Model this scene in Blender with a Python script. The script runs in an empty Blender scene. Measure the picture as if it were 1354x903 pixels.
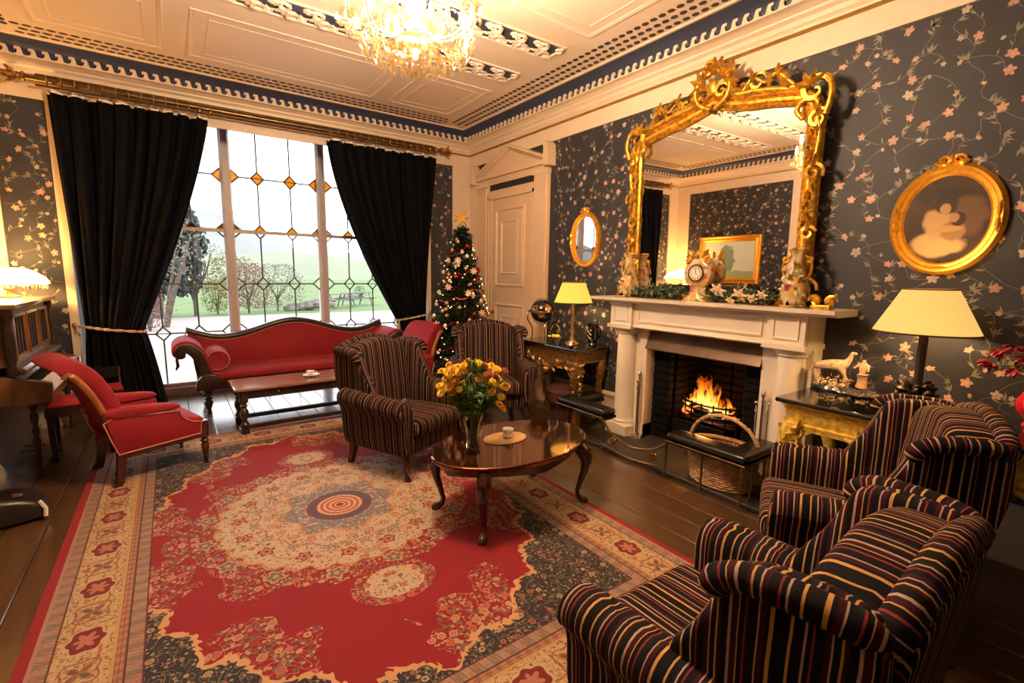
import bpy, math, random
from math import sin, cos, pi, radians, sqrt, atan2
from mathutils import Vector, Matrix, Quaternion

# ---------------------------------------------------------------- camera
F_PX, CAM_H = 628.0, 1.6
YAW, PITCH, ROLL = radians(35.6), radians(8.15), radians(0.85)
scene = bpy.context.scene
COL = scene.collection
fw = Vector((sin(YAW)*cos(PITCH), cos(YAW)*cos(PITCH), -sin(PITCH)))
rt = Vector((cos(YAW), -sin(YAW), 0))
up = rt.cross(fw)
rt2 = rt*cos(ROLL) + up*sin(ROLL)
up2 = up*cos(ROLL) - rt*sin(ROLL)
cam = bpy.data.cameras.new('camera')
cam.sensor_fit = 'HORIZONTAL'
cam.sensor_width = 36
cam.lens = F_PX/1354*36
cam.clip_start = 0.02
cam.clip_end = 600
camo = bpy.data.objects.new('camera', cam)
COL.objects.link(camo)
camo.matrix_world = Matrix.Translation((0, 0, CAM_H)) @ Matrix((rt2, up2, -fw)).transposed().to_4x4()
scene.camera = camo

# ---------------------------------------------------------------- world, exposure
world = bpy.data.worlds.new('overcast_sky')
scene.world = world
world.use_nodes = True
wn = world.node_tree.nodes
wl = world.node_tree.links
bgn = wn['Background']
tcw = wn.new('ShaderNodeTexCoord')
sepw = wn.new('ShaderNodeSeparateXYZ')
rampw = wn.new('ShaderNodeValToRGB')
wl.new(tcw.outputs['Generated'], sepw.inputs[0])
wl.new(sepw.outputs['Z'], rampw.inputs[0])
rampw.color_ramp.elements[0].position = 0.0
rampw.color_ramp.elements[0].color = (0.80, 0.84, 0.88, 1)
rampw.color_ramp.elements[1].position = 0.35
rampw.color_ramp.elements[1].color = (1.0, 0.985, 1.0, 1)
wl.new(rampw.outputs[0], bgn.inputs['Color'])
bgn.inputs['Strength'].default_value = 3.2
vs = scene.view_settings
vs.view_transform = 'Standard'
vs.look = 'None'
vs.exposure = 0.55
vs.gamma = 1.0
vs.use_curve_mapping = False

def light(name, kind, loc, power, color, **kw):
    l = bpy.data.lights.new(name, kind)
    l.energy = power
    l.color = color
    for k, v in kw.items():
        setattr(l, k, v)
    o = bpy.data.objects.new(name, l)
    COL.objects.link(o)
    o.location = loc
    return o
WARM = (1.0, 0.60, 0.24)
# lighting levels of the lamps the room has
CHANDELIER_W = 330
LAMP_W = 24
PIANO_LAMP_W = 62
FIRE_W = 5
WALL_LAMP_W = 60

# ---------------------------------------------------------------- materials
MATS = {}
class E:
    """tiny expression wrapper that writes Math nodes"""
    nt = None
    def __init__(s, v): s.v = v
    @staticmethod
    def op(o, *a):
        n = E.nt.nodes.new('ShaderNodeMath'); n.operation = o
        for i, x in enumerate(a):
            x = x.v if isinstance(x, E) else x
            if isinstance(x, (int, float)): n.inputs[i].default_value = x
            else: E.nt.links.new(x, n.inputs[i])
        return E(n.outputs[0])
    def __add__(s, o): return E.op('ADD', s, o)
    def __radd__(s, o): return E.op('ADD', o, s)
    def __sub__(s, o): return E.op('SUBTRACT', s, o)
    def __rsub__(s, o): return E.op('SUBTRACT', o, s)
    def __mul__(s, o): return E.op('MULTIPLY', s, o)
    def __rmul__(s, o): return E.op('MULTIPLY', o, s)
    def __truediv__(s, o): return E.op('DIVIDE', s, o)
    def __pow__(s, o): return E.op('POWER', s, o)
    def lt(s, o): return E.op('LESS_THAN', s, o)
    def gt(s, o): return E.op('GREATER_THAN', s, o)
    def abs(s): return E.op('ABSOLUTE', s)
    def fract(s): return E.op('FRACT', s)
    def sin(s): return E.op('SINE', s)
    def cos(s): return E.op('COSINE', s)
def emin(a, b): return E.op('MINIMUM', a, b)
def emax(a, b): return E.op('MAXIMUM', a, b)
def band(x, a, b): return E.op('MULTIPLY', x.gt(a), x.lt(b))
def _sock(x): return x.v if isinstance(x, E) else x
def mixc(fac, a, b):
    n = E.nt.nodes.new('ShaderNodeMix'); n.data_type = 'RGBA'
    fac = _sock(fac)
    if isinstance(fac, (int, float)): n.inputs[0].default_value = fac
    else: E.nt.links.new(fac, n.inputs[0])
    for i, x in ((6, a), (7, b)):
        if isinstance(x, tuple): n.inputs[i].default_value = (*x[:3], 1)
        else: E.nt.links.new(x, n.inputs[i])
    return n.outputs[2]
def tex(kind, vec=None, **kw):
    n = E.nt.nodes.new(kind)
    for k, v in kw.items():
        if k in n.inputs: n.inputs[k].default_value = v
        else: setattr(n, k, v)
    if vec is not None: E.nt.links.new(vec, n.inputs['Vector'])
    return n
def ramp(fac, stops, interp='LINEAR'):
    n = E.nt.nodes.new('ShaderNodeValToRGB')
    cr = n.color_ramp; cr.interpolation = interp
    while len(cr.elements) < len(stops): cr.elements.new(0.5)
    for e, (p, c) in zip(cr.elements, stops):
        e.position = p; e.color = (*c[:3], 1)
    E.nt.links.new(_sock(fac), n.inputs[0])
    return n.outputs[0]
def coords(which='Object'):
    return E.nt.nodes.new('ShaderNodeTexCoord').outputs[which]
def scalevec(vec, s):
    n = E.nt.nodes.new('ShaderNodeVectorMath'); n.operation = 'MULTIPLY'
    E.nt.links.new(vec, n.inputs[0]); n.inputs[1].default_value = s
    return n.outputs[0]
def new_mat(name):
    m = bpy.data.materials.new(name); m.use_nodes = True
    E.nt = m.node_tree
    MATS[name] = m
    return m, m.node_tree.nodes['Principled BSDF']
def setp(b, **kw):
    for k, v in kw.items():
        i = b.inputs[k.replace('_', ' ')]
        if isinstance(v, tuple): i.default_value = (*v[:3], 1) if len(i.default_value) == 4 else v
        elif isinstance(v, (int, float)): i.default_value = v
        else: E.nt.links.new(_sock(v), i)
def bump(b, height, strength=0.3, dist=0.01):
    n = E.nt.nodes.new('ShaderNodeBump')
    n.inputs['Strength'].default_value = strength
    n.inputs['Distance'].default_value = dist
    E.nt.links.new(_sock(height), n.inputs['Height'])
    E.nt.links.new(n.outputs[0], b.inputs['Normal'])
def simple(name, col, rough=0.5, metal=0.0, var=0.12, scale=9.0, bmp=0.0, stretch=(1, 1, 1), **kw):
    """principled with a little procedural variation of the colour"""
    m, b = new_mat(name)
    v = scalevec(coords(), stretch)
    n = tex('ShaderNodeTexNoise', v, Scale=scale, Detail=4.0)
    dark = tuple(c*(1-var) for c in col); lite = tuple(min(1, c*(1+var)) for c in col)
    setp(b, Base_Color=ramp(n.outputs['Fac'], [(0.3, dark), (0.7, lite)]), Roughness=rough, Metallic=metal, **kw)
    if bmp: bump(b, n.outputs['Fac'], bmp, 0.01)
    return m

simple('cream_paint', (0.76, 0.61, 0.46), 0.45, var=0.03)
simple('ceiling_paint', (0.82, 0.68, 0.56), 0.65, var=0.02, scale=2)
simple('blue_paint', (0.035, 0.045, 0.095), 0.5, var=0.1)
simple('dark_dash', (0.045, 0.032, 0.035), 0.6)
simple('gold_line', (0.42, 0.24, 0.05), 0.4, metal=0.5)
simple('door_paint', (0.75, 0.55, 0.38), 0.35, var=0.03)
simple('skirting_paint', (0.50, 0.40, 0.29), 0.4, var=0.04)
simple('white_frame', (0.62, 0.52, 0.47), 0.4, var=0.04)
simple('lead', (0.17, 0.155, 0.14), 0.45, metal=0.6)
simple('gilt', (0.74, 0.37, 0.045), 0.38, metal=0.75, var=0.55, scale=30, bmp=0.25)
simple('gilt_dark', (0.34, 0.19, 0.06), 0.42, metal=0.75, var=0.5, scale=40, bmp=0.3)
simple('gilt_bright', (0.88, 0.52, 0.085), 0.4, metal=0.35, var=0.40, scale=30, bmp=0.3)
simple('gilt_frame', (0.85, 0.40, 0.04), 0.33, metal=0.6, var=0.15, scale=30, bmp=0.1)
simple('mahogany', (0.055, 0.014, 0.009), 0.22, var=0.35, scale=5, stretch=(1, 1, 8), Coat_Weight=0.5, Coat_Roughness=0.15)
simple('dark_oak', (0.028, 0.014, 0.009), 0.3, var=0.35, scale=8)
simple('chair_show_wood', (0.30, 0.10, 0.035), 0.28, var=0.25, scale=8, Coat_Weight=0.4)
simple('marble_white', (0.80, 0.70, 0.58), 0.3, var=0.06, scale=3)
simple('soot_brick', (0.0045, 0.0035, 0.003), 0.8, var=0.5, scale=15, bmp=0.5, Specular_IOR_Level=0.15)
simple('soot', (0.008, 0.006, 0.005), 0.95, Specular_IOR_Level=0.1)
simple('hood_metal', (0.17, 0.11, 0.07), 0.4, metal=0.5, var=0.3, scale=4)
simple('black_iron', (0.012, 0.011, 0.011), 0.4, metal=0.5)
simple('black_leather', (0.012, 0.011, 0.010), 0.25, var=0.2, scale=20, bmp=0.1)
simple('brass', (0.62, 0.42, 0.15), 0.25, metal=1.0, var=0.15)
simple('antique_brass', (0.20, 0.13, 0.065), 0.35, metal=1.0, var=0.3)
simple('steel', (0.55, 0.53, 0.50), 0.2, metal=1.0)
simple('silver', (0.75, 0.70, 0.62), 0.18, metal=1.0)
simple('wicker', (0.55, 0.31, 0.14), 0.6, var=0.4, scale=30, bmp=0.3)
simple('log_bark', (0.24, 0.15, 0.08), 0.8, var=0.5, scale=20, bmp=0.4)
simple('hearth_slate', (0.028, 0.021, 0.014), 0.6, var=0.35, scale=4)
simple('black_marble', (0.010, 0.009, 0.009), 0.07, var=0.3, scale=5, Coat_Weight=0.6, Coat_Roughness=0.04)
simple('rope', (0.55, 0.35, 0.25), 0.7, var=0.25, scale=60, bmp=0.3)
simple('rope_gold', (0.60, 0.50, 0.32), 0.7, var=0.25, scale=60, bmp=0.3)
simple('curtain_velvet', (0.0028, 0.0030, 0.0055), 0.85, var=0.6, scale=14, bmp=0.2, Specular_IOR_Level=0.12)
simple('curtain_tape', (0.8, 0.72, 0.6), 0.8)
simple('red_velvet', (0.27, 0.005, 0.014), 0.75, var=0.12, scale=7, Sheen_Weight=0.22, Sheen_Roughness=0.4, Sheen_Tint=(1.0, 0.22, 0.24), bmp=0.05)
simple('red_piping', (0.62, 0.22, 0.17), 0.6)
simple('stool_red', (0.34, 0.010, 0.02), 0.7)
simple('piano_wood', (0.19, 0.085, 0.028), 0.28, var=0.4, scale=4, stretch=(6, 1, 1), Coat_Weight=0.6, Coat_Roughness=0.12)
simple('piano_panel', (0.26, 0.14, 0.06), 0.35, var=0.3, scale=5)
simple('paper_white', (0.82, 0.78, 0.72), 0.7, var=0.06, scale=40)
simple('grey_cloth', (0.13, 0.115, 0.10), 0.9, var=0.3, scale=6, bmp=0.4)
simple('bag_leather', (0.020, 0.013, 0.012), 0.35, var=0.3)
simple('leaf_dark', (0.020, 0.045, 0.014), 0.6, var=0.5, scale=18)
simple('leaf_green', (0.075, 0.17, 0.025), 0.55, var=0.45, scale=25)
simple('stem_green', (0.10, 0.22, 0.04), 0.5, var=0.3)
simple('petal_orange', (0.98, 0.44, 0.012), 0.6, var=0.3, scale=30)
simple('petal_yellow', (1.0, 0.66, 0.02), 0.6, var=0.2, scale=30)
simple('petal_rust', (0.32, 0.06, 0.02), 0.6, var=0.3, scale=30)
simple('flower_eye', (0.24, 0.08, 0.01), 0.8)
simple('petal_cream', (0.85, 0.62, 0.45), 0.6, var=0.15)
simple('petal_red', (0.22, 0.010, 0.02), 0.4, var=0.4, scale=20)
simple('porcelain', (0.80, 0.72, 0.60), 0.2, var=0.08, Coat_Weight=0.4)
simple('cup_white', (0.85, 0.82, 0.78), 0.15, var=0.03)
simple('coaster_wood', (0.50, 0.30, 0.13), 0.45, var=0.2)
simple('globe_sea', (0.012, 0.010, 0.016), 0.08, var=0.5, scale=4, Coat_Weight=0.8)
simple('globe_land', (0.30, 0.14, 0.04), 0.25, var=0.3)
simple('tree_green', (0.012, 0.030, 0.012), 0.6, var=0.5, scale=10)
simple('bauble_gold', (0.72, 0.50, 0.28), 0.2, metal=0.7)
simple('bauble_red', (0.45, 0.03, 0.05), 0.2, metal=0.4)
simple('bauble_white', (0.75, 0.66, 0.55), 0.3)
simple('bow_gold', (0.75, 0.50, 0.16), 0.4, metal=0.3)
simple('lamp_bronze', (0.035, 0.024, 0.015), 0.35, metal=0.7, var=0.5, scale=25, bmp=0.3)
simple('shade_trim', (0.10, 0.03, 0.015), 0.7)
simple('ruby_glass', (0.50, 0.01, 0.03), 0.08, var=0.2, Coat_Weight=0.8)
simple('amber_stone', (0.62, 0.36, 0.20), 0.3, var=0.3, scale=20)
simple('grass', (0.085, 0.15, 0.045), 0.9, var=0.2, scale=0.8)
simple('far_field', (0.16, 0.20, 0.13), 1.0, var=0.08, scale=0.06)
simple('far_hill', (0.19, 0.205, 0.20), 1.0, var=0.12, scale=0.04)  # haze of distance mixed into the hill's grey
simple('paving', (0.30, 0.28, 0.27), 0.8, var=0.06, scale=2)
simple('garden_stone', (0.15, 0.14, 0.13), 0.9, var=0.3, scale=4)
simple('bench_wood', (0.13, 0.125, 0.12), 0.8, var=0.15)
simple('bark', (0.10, 0.075, 0.055), 0.9, var=0.4)
simple('foliage_cedar', (0.020, 0.030, 0.023), 0.8, var=0.4, scale=2)
simple('foliage_olive', (0.11, 0.095, 0.030), 0.8, var=0.4, scale=2)
simple('foliage_rust', (0.14, 0.065, 0.045), 0.8, var=0.3, scale=2)
simple('foliage_yellow', (0.17, 0.16, 0.03), 0.8, var=0.3, scale=2)
simple('foliage_grey', (0.13, 0.12, 0.085), 0.8, var=0.3, scale=2)
simple('portrait_mount', (0.02, 0.012, 0.008), 0.5)
simple('brown_pouffe', (0.055, 0.018, 0.014), 0.5, var=0.2)
simple('wall_navy', (0.027, 0.027, 0.036), 0.6, var=0.22, scale=5, bmp=0.03)
simple('print_petal', (0.52, 0.27, 0.19), 0.5, var=0.25, scale=14)
simple('print_petal_pale', (0.46, 0.38, 0.31), 0.5, var=0.2, scale=14)
simple('print_leaf', (0.22, 0.20, 0.14), 0.5, var=0.25, scale=14)
simple('print_stem', (0.15, 0.125, 0.10), 0.5, var=0.2, scale=14)
simple('print_blue', (0.18, 0.24, 0.30), 0.5, var=0.3)

def emis(name, col, strength, base=None):
    m, b = new_mat(name)
    setp(b, Base_Color=base or col, Emission_Color=col, Emission_Strength=strength, Roughness=0.6)
    return m
emis('bulb', (1.0, 0.80, 0.42), 7.0)
emis('fairy_light', (1.0, 0.55, 0.28), 2.2)
emis('ember', (1.0, 0.16, 0.03), 1.6, base=(0.1, 0.02, 0.01))
def shade_mat(name, col, strength):
    """cloth shade lit by the bulb inside it: brighter low on one side as the lamp shows"""
    m, b = new_mat(name)
    n = tex('ShaderNodeTexNoise', coords(), Scale=2.0)
    setp(b, Base_Color=(0.16, 0.09, 0.03), Roughness=0.9, Emission_Strength=strength,
         Emission_Color=ramp(n.outputs['Fac'], [(0.3, tuple(c*0.85 for c in col)), (0.7, col)]))
    return m
shade_mat('shade_lit', (1.0, 0.62, 0.08), 0.85)
shade_mat('shade_lit_pale', (1.0, 0.60, 0.15), 0.74)
shade_mat('shade_piano', (1.0, 0.66, 0.25), 5.0)

# glass kinds
def thin_glass(name, tint, refl=0.1, rough=0.0):
    m, b = new_mat(name)
    nt = E.nt; nt.nodes.remove(b)
    t = nt.nodes.new('ShaderNodeBsdfTransparent'); t.inputs[0].default_value = (*tint, 1)
    g = nt.nodes.new('ShaderNodeBsdfGlossy'); g.inputs['Roughness'].default_value = rough
    mx = nt.nodes.new('ShaderNodeMixShader')
    fr = nt.nodes.new('ShaderNodeFresnel'); fr.inputs[0].default_value = 1.45
    s = E(fr.outputs[0])*refl
    nt.links.new(s.v, mx.inputs[0]); nt.links.new(t.outputs[0], mx.inputs[1]); nt.links.new(g.outputs[0], mx.inputs[2])
    nt.links.new(mx.outputs[0], nt.nodes['Material Output'].inputs[0])
    return m
thin_glass('pane_glass', (0.97, 0.97, 0.97), 0.6)
thin_glass('amber_glass', (0.50, 0.26, 0.035), 0.5)
thin_glass('vase_glass', (0.985, 0.99, 0.975), 2.2, 0.03)
def crystal_mat():
    m, b = new_mat('crystal')
    nt = E.nt; nt.nodes.remove(b)
    t = nt.nodes.new('ShaderNodeBsdfTransparent'); t.inputs[0].default_value = (1, 0.96, 0.88, 1)
    g = nt.nodes.new('ShaderNodeBsdfGlossy'); g.inputs['Roughness'].default_value = 0.12
    g.inputs[0].default_value = (0.62, 0.55, 0.42, 1)
    tl = nt.nodes.new('ShaderNodeBsdfTranslucent'); tl.inputs[0].default_value = (0.22, 0.155, 0.075, 1)
    df = nt.nodes.new('ShaderNodeBsdfDiffuse'); df.inputs[0].default_value = (0.22, 0.155, 0.075, 1)
    m0 = nt.nodes.new('ShaderNodeMixShader'); m0.inputs[0].default_value = 0.5
    m1 = nt.nodes.new('ShaderNodeMixShader'); m1.inputs[0].default_value = 0.40
    m2 = nt.nodes.new('ShaderNodeMixShader'); m2.inputs[0].default_value = 0.33
    L = nt.links.new
    L(tl.outputs[0], m0.inputs[1]); L(df.outputs[0], m0.inputs[2])
    L(g.outputs[0], m1.inputs[1]); L(m0.outputs[0], m1.inputs[2])
    L(t.outputs[0], m2.inputs[1]); L(m1.outputs[0], m2.inputs[2])
    L(m2.outputs[0], nt.nodes['Material Output'].inputs[0])
crystal_mat()
m_, b_ = new_mat('mirror_silver')
setp(b_, Base_Color=(0.9, 0.88, 0.85), Metallic=1.0, Roughness=0.015)
def flame_mat():
    m, b = new_mat('flame')
    nt = E.nt; nt.nodes.remove(b)
    gen = coords('Generated')
    sp = nt.nodes.new('ShaderNodeSeparateXYZ'); nt.links.new(gen, sp.inputs[0])
    noise = tex('ShaderNodeTexNoise', scalevec(coords(), (1, 1, 0.45)), Scale=22.0, Detail=3.0)
    h = E(sp.outputs[2])
    c = ramp(h + (E(noise.outputs['Fac'])-0.5)*0.5, [(0.0, (1, 0.75, 0.25)), (0.3, (1, 0.50, 0.07)), (0.65, (1, 0.20, 0.012)), (1.0, (0.6, 0.05, 0.0))])
    em = nt.nodes.new('ShaderNodeEmission'); nt.links.new(c, em.inputs[0])
    st = emax(2.6 - h*2.0, 0.4); nt.links.new(st.v, em.inputs[1])
    t = nt.nodes.new('ShaderNodeBsdfTransparent')
    mx = nt.nodes.new('ShaderNodeMixShader')
    a = E.op('MULTIPLY', emin(emax((E(noise.outputs['Fac']) - 0.30 - h*0.22)*5.0, 0.0), 1.0), 0.8)
    nt.links.new(a.v, mx.inputs[0]); nt.links.new(t.outputs[0], mx.inputs[1]); nt.links.new(em.outputs[0], mx.inputs[2])
    nt.links.new(mx.outputs[0], nt.nodes['Material Output'].inputs[0])
flame_mat()

# striped cut velvet: UV.x is the distance across the stripes in metres
def stripe_mat(name, gold=1.0):
    m, b = new_mat(name)
    uv = coords('UV')
    sp = E.nt.nodes.new('ShaderNodeSeparateXYZ'); E.nt.links.new(uv, sp.inputs[0])
    wob = tex('ShaderNodeTexNoise', coords(), Scale=6.0)
    u = E(sp.outputs[0]) + (E(wob.outputs['Fac'])-0.5)*0.008
    f = (u*(1/0.24) + 10.0).fract()
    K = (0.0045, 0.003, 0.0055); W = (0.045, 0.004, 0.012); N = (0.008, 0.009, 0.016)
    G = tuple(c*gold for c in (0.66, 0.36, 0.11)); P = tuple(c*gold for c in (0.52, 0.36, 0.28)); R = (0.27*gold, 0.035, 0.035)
    seq = [(K, 13), (G, 5), (K, 5), (W, 8), (P, 2), (K, 9), (N, 5), (R, 3), (K, 7), (G, 2), (W, 9), (P, 4), (K, 10), (W, 5), (G, 3), (N, 8), (P, 2), (W, 7), (K, 11), (R, 3), (K, 6), (P, 3), (N, 5), (K, 8), (G, 4), (K, 6)]
    tot = sum(w for _, w in seq); x = 0; st = []
    for c, w in seq:
        st.append((x/tot, c)); x += w
    col = ramp(f, st, 'CONSTANT')
    n = tex('ShaderNodeTexNoise', coords(), Scale=70.0, Detail=2.0)
    setp(b, Base_Color=mixc(E(n.outputs['Fac'])*0.35, col, (0.004, 0.003, 0.004)), Roughness=0.85, Specular_IOR_Level=0.2)
    bw = E.nt.nodes.new('ShaderNodeRGBToBW'); E.nt.links.new(col, bw.inputs[0])
    bump(b, E(bw.outputs[0])*1.2 + E(n.outputs['Fac'])*0.25, 0.35, 0.004)
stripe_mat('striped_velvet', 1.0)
stripe_mat('striped_velvet_darker', 0.5)  # same weave with darker gold, pale and red stripes

# floorboards
def plank_mat():
    m, b = new_mat('floor_board')
    oi = E.nt.nodes.new('ShaderNodeObjectInfo')
    v = scalevec(coords(), (14, 1.2, 1))
    n = tex('ShaderNodeTexNoise', v, Scale=2.2, Detail=6.0, Distortion=0.8)
    n2 = tex('ShaderNodeTexNoise', coords(), Scale=1.6, Detail=3.0)
    c = ramp(n.outputs['Fac'], [(0.25, (0.060, 0.030, 0.013)), (0.5, (0.105, 0.053, 0.022)), (0.75, (0.15, 0.080, 0.034))])
    c = mixc(E(oi.outputs['Random'])*0.45, c, (0.055, 0.030, 0.014))
    setp(b, Base_Color=c, Roughness=E(n2.outputs['Fac'])*0.22 + 0.22, Coat_Weight=0.9, Coat_Roughness=0.16)
    bump(b, n.outputs['Fac'], 0.12, 0.004)
plank_mat()

# patterned carpet
def rug_mat():
    m, b = new_mat('rug_pile')
    oc = coords()
    warp = tex('ShaderNodeTexNoise', oc, Scale=9.0, Detail=1.0)
    sp = E.nt.nodes.new('ShaderNodeSeparateXYZ'); E.nt.links.new(oc, sp.inputs[0])
    X, Y = E(sp.outputs[0]), E(sp.outputs[1])
    ax, ay = X.abs(), Y.abs()
    e = emin(1.46 - ax, 2.1 - ay)
    side = (1.46 - ax).gt(2.1 - ay)                      # 1 on the end borders
    s = Y + (X - Y)*side                                # distance along the border
    r = (X*X + Y*Y)**0.5
    th = E.op('ARCTAN2', Y, X)
    wv = (E(warp.outputs['Fac']) - 0.5)
    # symmetric flower fields
    comb = E.nt.nodes.new('ShaderNodeCombineXYZ')
    E.nt.links.new(ax.v, comb.inputs[0]); E.nt.links.new(ay.v, comb.inputs[1])
    sym = comb.outputs[0]
    def vor(scale, rnd=1.0, feat='F1'):
        n = tex('ShaderNodeTexVoronoi', sym, Scale=scale, Randomness=rnd); n.feature = feat
        return n
    vf, vl, vs_ = vor(16.0, 0.8), vor(44.0), vor(80.0)
    dF, dL, dS = E(vf.outputs['Distance']), E(vl.outputs['Distance']), E(vs_.outputs['Distance'])
    sc = E.nt.nodes.new('ShaderNodeSeparateColor'); E.nt.links.new(vf.outputs['Color'], sc.inputs[0])
    rF = E(sc.outputs[0])
    sc2 = E.nt.nodes.new('ShaderNodeSeparateColor'); E.nt.links.new(vl.outputs['Color'], sc2.inputs[0])
    rL = E(sc2.outputs[0])
    vine = tex('ShaderNodeTexNoise', sym, Scale=11.0, Detail=1.0)
    dV = ((E(vine.outputs['Fac'])*7.0).fract() - 0.5).abs()*0.5
    def floral(base, vinec, leafa, leafb, fa, fb, eye, dens=0.42, fr=0.33):
        c = mixc(dS.lt(0.22), base, leafb)
        c = mixc(dV.lt(0.028), c, vinec)
        c = mixc(band(dL, 0.0, dens*0.75), c, leafa)
        c = mixc(band(dL, 0.0, dens*0.9)*rL.gt(0.55), c, leafb)
        c = mixc(band(dL, 0.0, dens*0.25), c, base)
        c = mixc(band(dF, 0.0, fr), c, fa)
        c = mixc(band(dF, 0.0, fr)*rF.gt(0.5), c, fb)
        c = mixc(band(dF, fr*0.50, fr*0.62), c, base)
        return mixc(dF.lt(fr*0.3), c, eye)
    RED = (0.25, 0.003, 0.015); CREAM = (0.50, 0.41, 0.32); NAVY = (0.016, 0.018, 0.030); GOLD = (0.52, 0.27, 0.10)
    ROSE = (0.46, 0.10, 0.08); GREY = (0.20, 0.17, 0.14); WINE = (0.20, 0.015, 0.02); BLUE = (0.15, 0.16, 0.22); OL = (0.10, 0.085, 0.05)
    cream_f = floral(CREAM, GOLD, OL, (0.33, 0.13, 0.09), (0.34, 0.07, 0.06), (0.16, 0.11, 0.10), WINE, 0.36, 0.30)
    navy_f = floral(NAVY, (0.20, 0.16, 0.09), (0.36, 0.28, 0.16), (0.15, 0.12, 0.08), (0.44, 0.32, 0.20), (0.36, 0.10, 0.07), WINE, 0.38, 0.27)
    red_f = floral(RED, (0.48, 0.22, 0.12), (0.40, 0.32, 0.20), (0.16, 0.13, 0.10), (0.50, 0.28, 0.17), (0.48, 0.13, 0.10), GREY, 0.50, 0.34)
    # inner field
    lobes = (th*8.0).cos()
    fieldF = (ax*(1/1.13))**1.9 + (ay*(1/1.66))**1.9 + (th*14.0).sin().abs()*0.10 + wv*0.10
    field = mixc(E.op('MULTIPLY', fieldF.gt(0.70), band(fieldF, 0.70, 1.0)*((th*9.0).cos() + wv*2.0).gt(-0.1)), RED, red_f)
    # medallion: flowered red lobes, cream body, blue ring, cream disc
    rr = r/(lobes*0.07 + 1.0) + wv*0.05
    # the lobed corner sprays sit a little further out towards the ends
    field = mixc(rr.lt(0.93)*((th*16.0).cos()*0.5 + (0.93 - rr)*9.0).gt(0.0), field, red_f)
    body = r/((th*16.0).cos().abs()*0.06 + 1.0) + wv*0.03
    field = mixc(body.lt(0.70), field, GOLD)
    field = mixc(body.lt(0.688), field, cream_f)
    # rings of palmettes laid round the medallion
    def rosettes(field, n, rad, size, c1, c2, ph=0.0):
        k = n/(2*pi)
        a = ((th*k + 50.0 + ph).fract() - 0.5)*(2*pi/n)*rad
        d = r - rad
        q = ((a*a) + (d*d))**0.5
        an = E.op('ARCTAN2', d, a)
        q = q/((an*5.0).cos()*0.22 + 1.0)
        field = mixc(q.lt(size), field, c1)
        field = mixc(q.lt(size*0.72), field, c2)
        return mixc(q.lt(size*0.3), field, c1)
    field = mixc(band((r/((th*16.0).cos()*0.035 + 1.0) - 0.50).abs(), -1.0, 0.006), field, (0.36, 0.15, 0.09))
    field = mixc(band((r/((th*8.0).cos()*0.06 + 1.0) - 0.60).abs(), -1.0, 0.005), field, (0.40, 0.20, 0.10))
    field = rosettes(field, 16, 0.605, 0.040, WINE, (0.45, 0.20, 0.14))
    field = rosettes(field, 16, 0.52, 0.028, (0.16, 0.15, 0.18), (0.42, 0.30, 0.22), 0.5)
    field = rosettes(field, 24, 0.435, 0.026, (0.34, 0.10, 0.08), (0.52, 0.36, 0.24))
    field = rosettes(field, 16, 0.79, 0.050, (0.45, 0.30, 0.20), (0.17, 0.12, 0.12), 0.25)
    py = (ay - 0.99)*(1/0.125); px = ax*(1/0.16)
    pend = px*px + py*py + wv*0.6
    field = mixc(pend.lt(1.9)*r.gt(0.7), field, red_f)
    field = mixc(pend.lt(1.0)*r.gt(0.7), field, cream_f)
    ringc = floral(BLUE, GOLD, (0.33, 0.22, 0.17), CREAM, ROSE, GOLD, WINE, 0.5, 0.3)
    star = r/((th*8.0).cos()*0.12 + 1.0)
    field = mixc(star.lt(0.36), field, mixc(star.lt(0.345), GOLD, ringc))
    field = mixc(r.lt(0.21), field, (0.10, 0.06, 0.10))
    rings = (r*(2*pi/0.036)).sin()
    dots = (th*24.0).sin()
    disc = mixc(rings.gt(0.2), (0.50, 0.30, 0.20), (0.40, 0.07, 0.06))
    disc = mixc(rings.lt(-0.6)*dots.gt(0), disc, (0.66, 0.50, 0.34))
    field = mixc(r.lt(0.15), field, disc)
    field = mixc(r.lt(0.025), field, WINE)
    rimw = (E(vine.outputs['Fac'])*30.0).sin()*0.014
    field = mixc((fieldF + rimw).gt(0.985), field, (0.58, 0.34, 0.18))
    field = mixc((fieldF - rimw).gt(1.025), field, navy_f)
    # borders
    ripple = (s*(2*pi/0.085)).sin()*1.0 + (s*(2*pi/0.021) + e*90.0).sin()*0.9
    main = floral((0.52, 0.38, 0.22), (0.24, 0.09, 0.04), (0.17, 0.11, 0.06), (0.34, 0.20, 0.10), (0.46, 0.17, 0.09), (0.30, 0.14, 0.07), WINE, 0.40, 0.24)
    q = ((s*(1/0.42) + 20.0).fract() - 0.5)*0.42
    w = e - 0.215
    # powers of negatives: use squares
    mot = (q*q)*(1/0.0056) + (w*w)*(1/0.0034) + (E.op('ARCTAN2', w, q)*6.0).cos()*0.22
    q2 = ((s*(1/0.42) + 20.5).fract() - 0.5)*0.42
    mot2 = (q2*q2)*(1/0.0062) + (w*w)*(1/0.0044) + (E.op('ARCTAN2', w, q2)*4.0).cos()*0.30
    main = mixc(band(mot2, 0.85, 1.10), main, (0.30, 0.10, 0.05))
    main = mixc(mot2.lt(0.35), main, (0.34, 0.17, 0.09))
    main = mixc(mot2.lt(0.16), main, (0.14, 0.08, 0.06))
    main = mixc(mot.lt(1.5), main, (0.52, 0.38, 0.22))
    main = mixc(mot.lt(1.15), main, (0.17, 0.012, 0.014))
    main = mixc(mot.lt(0.35), main, (0.42, 0.16, 0.12))
    vinew = (w - (s*(2*pi/0.42)).sin()*0.055).abs()
    main = mixc(vinew.lt(0.005)*mot.gt(1.5), main, (0.36, 0.12, 0.06))
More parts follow.
